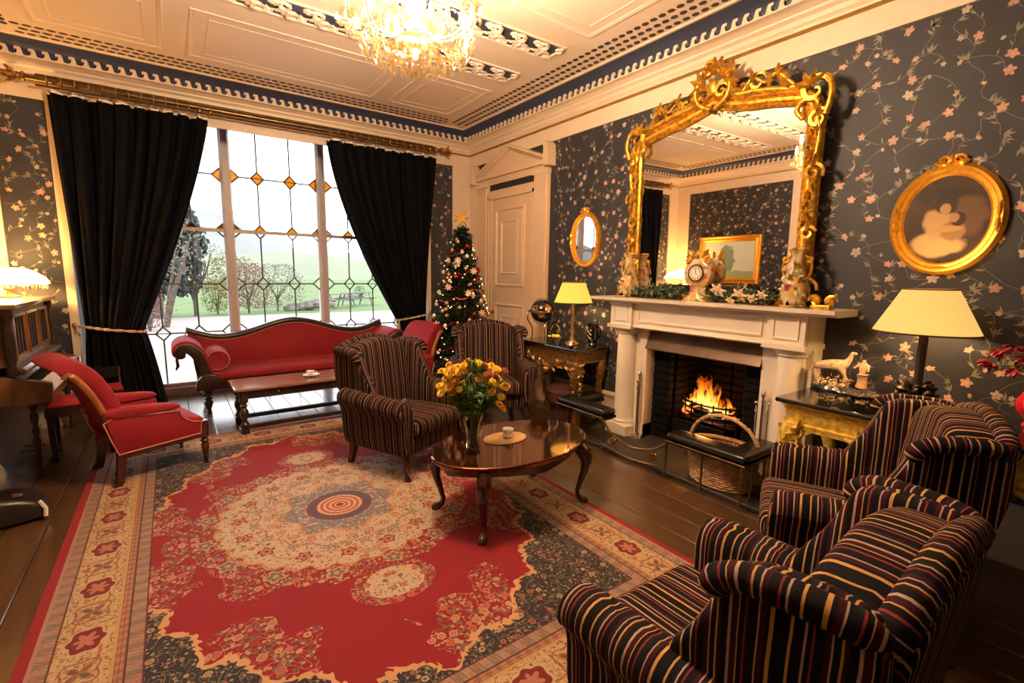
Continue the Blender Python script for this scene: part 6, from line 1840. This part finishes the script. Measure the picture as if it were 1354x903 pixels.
for p, d in P:
    M = MB()
    for _ in range(14):
        dd = (Vector((rr.gauss(0,.5), rr.gauss(0.35,.7), rr.gauss(-0.35,.35)))).normalized(); a = dd.orthogonal().normalized()
        M.leaf(tuple(p), rr.uniform(0.035,0.065), 0.010, tuple(dd), tuple(dd.cross(a)), ang=0, h=0.008, nrm=tuple(a))
    M.build('blossom', 'petal_red', t)

# ---- curtains and pole ----------------------------------------------------------------
def curtain(label, xt0, xt1, xm0, xm1, xb0, xb1, phase, side):
    t = thing('curtain', label, 'curtain', ((xt0+xt1)/2, 6.34, 0), 0, 'dark velvet curtains at the bay window')
    cx = (xt0+xt1)/2; ZT, ZM = 3.20, 0.955
    nz, nx = 46, 150; front = []; 
    def prof(z):
        if z > ZM:
            q = (z-ZM)/(ZT-ZM)
            inner_q = 1-(1-q)**2.3 if True else q
            outer_q = q
            e = q**0.62
        if side < 0:      # left curtain: outer edge left, swept to the left
            if z > ZM:
                q = (z-ZM)/(ZT-ZM)
                x0 = xm0+(xt0-xm0)*q**0.9
                x1 = xm1+(xt1-xm1)*(1-(1-q)**1.28)
            else:
                q = (ZM-z)/ZM; x0 = xm0+(xb0-xm0)*q**0.7; x1 = xm1+(xb1-xm1)*q**0.8
        else:
            if z > ZM:
                q = (z-ZM)/(ZT-ZM)
                x1 = xm1+(xt1-xm1)*q**0.9
                x0 = xm0+(xt0-xm0)*(1-(1-q)**1.42)
            else:
                q = (ZM-z)/ZM; x1 = xm1+(xb1-xm1)*q**0.7; x0 = xm0+(xb0-xm0)*q**0.8
        return x0, x1
    zs = [ZT-(ZT-0.01)*i/nz for i in range(nz+1)]
    F, B = [], []
    for z in zs:
        x0, x1 = prof(z); w = x1-x0
        pinch = min(1, abs(z-ZM)/0.5); amp = 0.030+0.028*pinch
        sag = -0.05*(1-pinch)
        row = []
        for k in range(nx+1):
            u = k/nx
            y = amp*0.75*sin(2*pi*(u*9+phase)+1.6*sin(2*pi*u*1.3+phase*9)+0.6*sin(z*1.3)) + 0.013*sin(2*pi*u*23+z*1.2+2*sin(u*9)) + 0.02*sin(2*pi*u*3+z)
            row.append((x0+w*u-cx + 0.010*sin(2*pi*u*11+1.0), y+sag*sin(pi*u), z))
        F.append(row)
    M = MB(); M.rings(F, closed=False, cap=False)
    o = M.build('drape', 'curtain_velvet', t, angle=80)
    md = o.modifiers.new('solid', 'SOLIDIFY'); md.thickness = 0.012
    M = MB(); M.rings([[(p[0], p[1]-0.012, ZT+0.012+0.008*sin(k*0.9)) for k, p in enumerate(F[0])], [(p[0], p[1]-0.012, ZT-0.012) for p in F[0]]], closed=False, cap=False)
    o = M.build('heading_tape', 'curtain_tape', t); md = o.modifiers.new('solid', 'SOLIDIFY'); md.thickness = 0.006
    # tieback rope round the gathered cloth to the wall
    hx = (BX0-0.02) if side < 0 else (BX1+0.03)
    far_ = xm1 if side < 0 else xm0
    pts = [(hx-cx, 0.08, 1.02 if side < 0 else 1.04), (hx-cx+0.10*(-side), -0.07, 1.01), ((far_+hx)/2-cx, -0.105, 0.975), (far_-cx+0.02*side, -0.09, ZM-0.015), (far_-cx-0.015*side*1.0, 0.0, ZM-0.015), (far_-cx, 0.05, ZM)]
    P = smooth_path(pts, 8); M = MB()
    for ph in (0, pi):
        q = []
        for i, p in enumerate(P): q.append((p[0], p[1]+0.008*cos(i*1.1+ph), p[2]+0.008*sin(i*1.1+ph)))
        M.tube(q, 0.009, 6)
    M.build('tieback_rope', 'rope' if side < 0 else 'rope_gold', t)
    MB().sphere((hx-cx, 0.085, 1.02), 0.022, 8, 6).build('tieback_hook', 'antique_brass', t)
    if side > 0:
        M = MB(); c = (far_-cx, -0.09, ZM-0.03); M.tube([c, (c[0],c[1],c[2]-0.04)], 0.014, 8)
        for k in range(9): M.tube([(c[0]+0.008*cos(k), c[1]+0.008*sin(k), c[2]-0.04), (c[0]+0.02*cos(k), c[1]+0.02*sin(k), c[2]-0.16)], 0.004, 4)
        M.build('tassel', 'rope_gold', t)
    return t
curtain('dark navy velvet curtain tied back with a rope, left side of the window', -0.82, 0.44, -0.73, -0.27, -0.79, -0.12, 0.1, -1)
curtain('dark velvet curtain tied back with a pale tassel, right side of the window', 1.69, 3.17, 2.54, 2.98, 2.74, 3.03, 0.4, 1)
t = thing('curtain_pole', 'long brass curtain pole with ornate finials above the bay window', 'curtain pole', (1.12, 6.30, 3.295))
MB().tube([(-2.06,0,0),(2.10,0,0)], 0.026, 12).build('pole', 'antique_brass', t)
MB().tube([(-2.0,0.0,-0.055),(2.02,0.0,-0.055)], 0.010, 8).build('lower_rod', 'antique_brass', t)
MB().tube([(-2.0,0.04,0.045),(2.02,0.04,0.045)], 0.012, 8).build('upper_rod', 'antique_brass', t)
for s, xx in ((-1, -2.06), (1, 2.10)):
    M = MB(); M.lathe([(0.026,0),(0.045,s*0.01),(0.045,s*0.02),(0.025,s*0.03),(0.035,s*0.05),(0.022,s*0.065)], 12, (xx,0,0), axis='x')
    for k in range(10):
        a = k*0.63; M.leaf((xx+s*0.05,0,0), 0.11, 0.026, (s,0,0), (0,cos(a),sin(a)), ang=0.55*((k % 2)+0.4), h=0.012, nrm=(0,-sin(a),cos(a)))
    M.sphere((xx+s*0.11,0,0), 0.028, 8, 6); M.build('finial', 'gilt_dark', t)
rings_x = [-1.92+1.28*i/13 for i in range(14)] + [0.60+1.42*i/15 for i in range(16)]
ringp = MB().tube([(0, 0.038*cos(2*pi*k/20), -0.006+0.040*sin(2*pi*k/20)) for k in range(20)], 0.0055, 6, closed=True)
rp = None
for xx in rings_x:
    if rp is None: rp = ringp.build('curtain_ring', 'brass', t, (xx,0,0))
    else: dup_part(rp, t, (xx,0,0))

# ---- Christmas tree ---------------------------------------------------------------------
t = thing('christmas_tree', 'decorated fir tree with lights and baubles in the corner by the door', 'tree', (3.06, 5.42, 0))
rt_ = random.Random(17)
H_ = 2.22
def trad(z): return 0.05 + 0.50*(1-z/H_)**0.80*(1.0 if z > 0.35 else z/0.35)
MB().lathe([(0.04,0),(0.035,1.2),(0.012,H_-0.1)], 10).build('trunk', 'bark', t)
MB().lathe([(0.13,0),(0.16,0.24),(0.15,0.25),(0.001,0.22)], 18).build('tub', 'brown_pouffe', t)
M = MB()
for k in range(560):
    z = 0.30+(H_-0.36)*rt_.random()**1.15; a = rt_.uniform(0, 2*pi); R_ = trad(z)*rt_.uniform(0.8, 1.08)
    d = Vector((cos(a), sin(a), -0.18)); s0 = Vector((0,0,z)); L = R_
    # branch with needle tufts
    for j in range(11):
        q = 0.25+0.75*j/10; p = s0+d*L*q+Vector((rt_.gauss(0,.012), rt_.gauss(0,.012), rt_.gauss(0,.012)))
        for side in (-1, 1):
            e = Vector((-sin(a)*side, cos(a)*side, rt_.uniform(-0.3, 0.5))).normalized(); l = 0.055*(1.15-q*0.5); w = d*0.012
            M.add([p-w, p+w, p+e*l+d*0.03], [(0,1,2)])
        u = Vector((0,0,1)); M.add([p-d*0.012, p+d*0.012, p+u*0.035+d*0.02], [(0,1,2)])
M.build('branches', 'tree_green', t, kind='stuff', flat=True)
bd = {}
for k in range(62):
    z = 0.45+(H_-0.65)*(k+0.5)/62; a = rt_.uniform(2.6, 5.9); R_ = trad(z)*1.0
    m = rt_.choice(('bauble_gold','bauble_gold','bauble_red','bauble_white')); loc = (R_*cos(a), R_*sin(a), z)
    if m not in bd:
        M = MB().sphere((0,0,0), 0.026, 12, 8); M.lathe([(0.007,0.024),(0.007,0.034)], 8); bd[m] = M.build('bauble', m, t, loc)
    else: dup_part(bd[m], t, loc)
lp = None
for k in range(110):
    z = 0.42+(H_-0.58)*rt_.random(); a = rt_.uniform(2.3, 6.1); R_ = trad(z)*1.04
    if lp is None: lp = MB().sphere((0,0,0), 0.0075, 6, 4).build('fairy_light', 'fairy_light', t, (R_*cos(a), R_*sin(a), z))
    else: dup_part(lp, t, (R_*cos(a), R_*sin(a), z))
def bow(sz):
    M = MB()
    for k in range(7):
        a = k*0.9; M.leaf((0,0,0), sz, sz*0.3, (cos(YAW),-sin(YAW),0), (0,0,1), ang=a, h=sz*0.2, nrm=(-sin(YAW),-cos(YAW),0))
    return M
bow(0.105).build('topper_bow', 'bow_gold', t, (0,0,H_+0.07))
bw = None
for (a, z) in ((4.0,1.75),(4.5,1.35),(3.6,1.42),(5.0,1.1),(3.3,0.95),(4.3,0.9),(4.9,1.62),(4.6,0.72)):
    R_ = trad(z)*1.05
    if bw is None: bw = bow(0.05).build('ribbon_bow', 'petal_cream', t, (R_*cos(a), R_*sin(a), z))
    else: dup_part(bw, t, (R_*cos(a), R_*sin(a), z))
gp = M = MB(); pts = []
for k in range(260):
    q = k/259; z = 0.5+(H_-0.7)*q; a = q*2*pi*5; R_ = trad(z)*1.03; pts.append((R_*cos(a), R_*sin(a), z-0.04*abs(sin(a*4))))
M.tube(pts, 0.006, 4); M.build('bead_garland', 'bauble_red', t)

# ---- chandelier ---------------------------------------------------------------------------
CX, CY = 1.15, 2.53
t = thing('chandelier', 'crystal chandelier with many candle lamps and hanging glass drops', 'chandelier', (CX, CY, 0))
MB().tube([(0,0,ZC),(0,0,3.28)], 0.012, 8).build('chain', 'brass', t)
MB().lathe([(0.09,ZC),(0.08,ZC-0.03),(0.02,ZC-0.05)], 16).build('ceiling_rose', 'brass', t)
MB().lathe([(0.02,3.28),(0.05,3.25),(0.03,3.20),(0.02,3.12),(0.045,3.05),(0.06,3.0),(0.03,2.95),(0.03,2.90),(0.08,2.87),(0.10,2.84),(0.06,2.80),(0.03,2.76),(0.015,2.73)], 18).build('stem', 'crystal', t)
MB().lathe([(0.16,2.905),(0.15,2.87),(0.11,2.845),(0.05,2.835)], 24, cap=False).build('bowl', 'crystal', t)
drop = MB(); drop.add([(0,0,0),(0.010,0,-0.022),(0,0.005,-0.022),(-0.010,0,-0.022),(0,-0.005,-0.022),(0.014,0,-0.045),(0,0.007,-0.045),(-0.014,0,-0.045),(0,-0.007,-0.045),(0,0,-0.068)],
    [(0,1,2),(0,2,3),(0,3,4),(0,4,1),(1,5,6,2),(2,6,7,3),(3,7,8,4),(4,8,5,1),(5,9,6),(6,9,7),(7,9,8),(8,9,5)])
dp = None
def hang(x, y, z, a=0.0, s=1.0):
    global dp
    if dp is None: dp = drop.build('crystal_drop', 'crystal', t, (x,y,z), flat=True); o = dp
    else: o = dup_part(dp, t, (x,y,z))
    o.rotation_euler = (0,0,a); o.scale = (s,s,s)
def bead_string(M, p, q, sag, n, r=0.007):
    p, q = Vector(p), Vector(q)
    for i in range(n+1):
        u = i/n; c = p.lerp(q, u)+Vector((0,0,-sag*4*u*(1-u))); M.sphere(tuple(c), r, 5, 3)
beads = MB()
NA = 10
for k in range(NA):
    a = 2*pi*k/NA+0.2; r1 = 0.34 if k % 2 == 0 else 0.30; zt = 2.90 if k % 2 == 0 else 2.98
    d = Vector((cos(a), sin(a), 0))
    P = smooth_path([d*0.04+Vector((0,0,2.88)), d*0.14+Vector((0,0,2.80)), d*0.25+Vector((0,0,2.80)), d*r1+Vector((0,0,zt-0.04)), d*r1+Vector((0,0,zt))], 4)
    ar = MB().tube(P, 0.011, 6).build('arm', 'crystal', t)
    MB().lathe([(0.012,0),(0.05,0.012),(0.055,0.02),(0.02,0.014),(0.014,0.03),(0.014,0.09)], 14, tuple(d*r1+Vector((0,0,zt)))).build('drip_pan', 'crystal', ar)
    MB().lathe([(0.010,0.09),(0.017,0.115),(0.015,0.145),(0.004,0.19)], 10, tuple(d*r1+Vector((0,0,zt)))).build('candle_bulb', 'bulb', ar)
    for j in range(6):
        b = 2*pi*j/6; hang(d.x*r1+0.052*cos(b), d.y*r1+0.052*sin(b), zt+0.012, b, 0.9)
    a2 = a+2*pi/NA; d2 = Vector((cos(a2), sin(a2), 0)); r2 = 0.30 if k % 2 == 0 else 0.34; z2 = 2.98 if k % 2 == 0 else 2.90
    bead_string(beads, d*r1+Vector((0,0,zt)), d2*r2+Vector((0,0,z2)), 0.07, 12)
    bead_string(beads, d*0.04+Vector((0,0,3.24)), d*r1+Vector((0,0,zt+0.01)), 0.05, 20)
    bead_string(beads, d*r1+Vector((0,0,zt)), d*0.05+Vector((0,0,2.76)), 0.03, 14)
for ring, (r_, z, n) in enumerate(((0.27,2.80,26),(0.20,2.76,20),(0.13,2.735,14),(0.06,2.72,8),(0.15,2.90,18),(0.08,3.18,10),(0.31,2.86,26))):
    for k in range(n):
        a = 2*pi*k/n+ring*0.2; hang(r_*cos(a), r_*sin(a), z, a, 1.15 if ring < 4 else 0.9)
    if ring < 4 or ring == 6:
        for k in range(n*2):
            a = pi*k/n; beads.sphere((r_*cos(a), r_*sin(a), z+0.006), 0.006, 5, 3)
hang(0,0,2.71,0,1.4)
beads.build('bead_string', 'crystal', t, kind='stuff')
light('chandelier_light', 'POINT', (CX, CY, 3.03), CHANDELIER_W, (1.0, 0.71, 0.45), shadow_soft_size=0.16)

# ---- outside ----------------------------------------------------------------------------------
MB().box(-60, 90, YW+16.5, 130, -0.9, -0.42).build('lawn', 'grass', kind='structure', flat=True)
MB().box(-30, 60, YW+0.2, YW+16.5, -0.9, -0.40).build('terrace_paving', 'paving', kind='structure', flat=True)
rh = random.Random(3)
def hill(name, y, h, mat, seed, z0=-0.5):
    r = random.Random(seed); n = 60; R = []
    for dy, k in ((0, 0.0), (30, 0.55), (60, 1.0), (110, 0.4)):
        R.append([(-220+440*i/n, y+dy, z0+k*h*(0.65+0.35*sin(i*0.21+seed)+0.12*sin(i*0.7+seed*2))) for i in range(n+1)])
    MB().rings(R, closed=False, cap=False).build(name, mat, kind='structure', angle=80)
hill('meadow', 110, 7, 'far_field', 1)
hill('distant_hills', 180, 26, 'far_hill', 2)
def tree_out(name, label, loc, h, rx, mat, n, leafL, trunk=0.12, lean=0.0, z0=0.35, group='shrubs beyond the terrace', droop=0.0, ns=7):
    t = thing(name, label, 'tree' if h > 2.5 else 'shrub', loc, 0, group); r = random.Random(int(h*100)+int(rx*77)+int(abs(loc[0])*7))
    M = MB(); tops = []
    for k in range(ns):
        a = 2*pi*k/ns+r.uniform(-.3,.3); q = r.uniform(0.4, 0.95)
        e = Vector((cos(a)*rx*0.6*q+lean*h, sin(a)*rx*0.6*q, h*r.uniform(0.55,0.9)))
        M.tube(smooth_path([(0,0,0),(lean*h*0.3+cos(a)*0.06, sin(a)*0.06, h*0.28),tuple(e*0.7),tuple(e)], 3), [trunk*(1-0.085*i) for i in range(10)], 5); tops.append(e)
    M.build('trunk', 'bark', t)
    M = MB()
    for _ in range(n):
        a = r.uniform(0, 2*pi); v = r.uniform(0,1); rr = r.random()**0.45
        zz = h*(z0+(1-z0)*v); w = rx*sin(pi*min(0.96, 0.12+v*0.82))**0.6
        p = Vector((cos(a)*w*rr+lean*zz, sin(a)*w*rr, zz - droop*rr*h*0.35))
        p += Vector((0.12*rx*sin(9*a+zz*3),0.12*rx*sin(7*a),0))
        d = Vector((r.gauss(0,1), r.gauss(0,1), r.gauss(0,0.7)-droop*2.5)).normalized(); e = d.orthogonal().normalized()*leafL*0.35
        M.add([p, p+d*leafL*0.5-e, p+d*leafL, p+d*leafL*0.5+e], [(0,1,2,3)])
    M.build('crown', mat, t, kind='stuff', flat=True)
    return t
def at(px, depth, z=-0.42):      # a point of the garden in the direction of a picture column
    d = fw + rt2*((px-677)/F_PX); k = depth/d.y
    return (d.x*k, depth, z)
tree_out('cedar_tree', 'dark drooping evergreen tree outside behind the left curtain', at(212, 24), 7.0, 1.7, 'foliage_cedar', 5200, 0.30, 0.22, z0=0.38, droop=0.7, group='trees in the garden')
tree_out('maple_tree', 'bare-branched tree with yellowing leaves outside the left window light', at(262, 24.5), 3.1, 1.6, 'foliage_olive', 900, 0.10, 0.07, z0=0.35, group='trees in the garden', ns=10)
tree_out('leaning_tree', 'thin leaning tree outside next to the left curtain', at(222, 20), 3.6, 0.7, 'foliage_grey', 260, 0.12, 0.09, lean=0.18, z0=0.5, group='trees in the garden', ns=4)
tree_out('yellow_shrub', 'small round yellow shrub outside, left of the first mullion', at(291, 25), 1.5, 0.6, 'foliage_yellow', 900, 0.08, 0.03, z0=0.1)
tree_out('rust_shrub', 'reddish brown shrub outside, right of the first mullion', at(332, 25), 2.3, 1.1, 'foliage_rust', 1500, 0.09, 0.04, z0=0.1)
tree_out('grey_shrub', 'grey twiggy shrub outside the middle window light', at(370, 26), 2.3, 1.4, 'foliage_grey', 1700, 0.09, 0.04, z0=0.08)
tree_out('dark_shrub', 'dark low shrub outside against the left curtain', at(200, 19), 1.3, 0.7, 'foliage_rust', 700, 0.08, 0.04, z0=0.1)
tree_out('low_shrub', 'olive shrub behind the leaning tree outside', at(312, 34), 2.8, 2.0, 'foliage_olive', 1400, 0.14, 0.05, z0=0.1)
tree_out('garden_bush', 'small dark bush by the garden tables', at(478, 33, -0.42), 1.0, 0.5, 'foliage_cedar', 300, 0.08, 0.03, z0=0.1)
# stone wall piece and tables
rs = random.Random(8)
t = thing('rock_pile', 'pile of grey garden rocks outside by the second mullion', 'rocks', at(408, 26))
for k in range(12):
    M = MB().sphere((0,0,0), 0.30, 7, 5, (1.2,0.8,0.7)); M.fn(lambda x, y, z: (x*(1+rs.uniform(-.2,.2)), y*(1+rs.uniform(-.2,.2)), z*(1+rs.uniform(-.2,.2))))
    M.build('rock', 'garden_stone', t, (-0.8+0.17*k, rs.uniform(-.3,.3), 0.10+0.05*k*(0.6 if k < 9 else 0.3)), flat=True)
def picnic(label, loc, rz):
    t = thing('picnic_table', label, 'table', loc, rz, 'picnic tables on the terrace')
    for k in range(5): MB().box(-0.85, 0.85, -0.36+0.147*k, -0.36+0.147*k+0.13, 0.72, 0.76).build('board', 'bench_wood', t, flat=True)
    for y in (-0.75, 0.60):
        MB().box(-0.85, 0.85, y, y+0.15, 0.43, 0.47).build('bench_board', 'bench_wood', t, flat=True)
    for x in (-0.6, 0.6):
        M = MB(); M.tube([(x,-0.30,0.72),(x,-0.62,0.0)], 0.045, 4); M.tube([(x,0.30,0.72),(x,0.62,0.0)], 0.045, 4); M.box(x-0.03,x+0.03,-0.75,0.75,0.36,0.43)
        M.build('trestle', 'bench_wood', t, flat=True)
picnic('grey picnic table outside, just right of the second mullion', at(446, 27, -0.40), 0.4)
picnic('grey picnic table outside near the right curtain', at(474, 28.5, -0.40), 0.3)
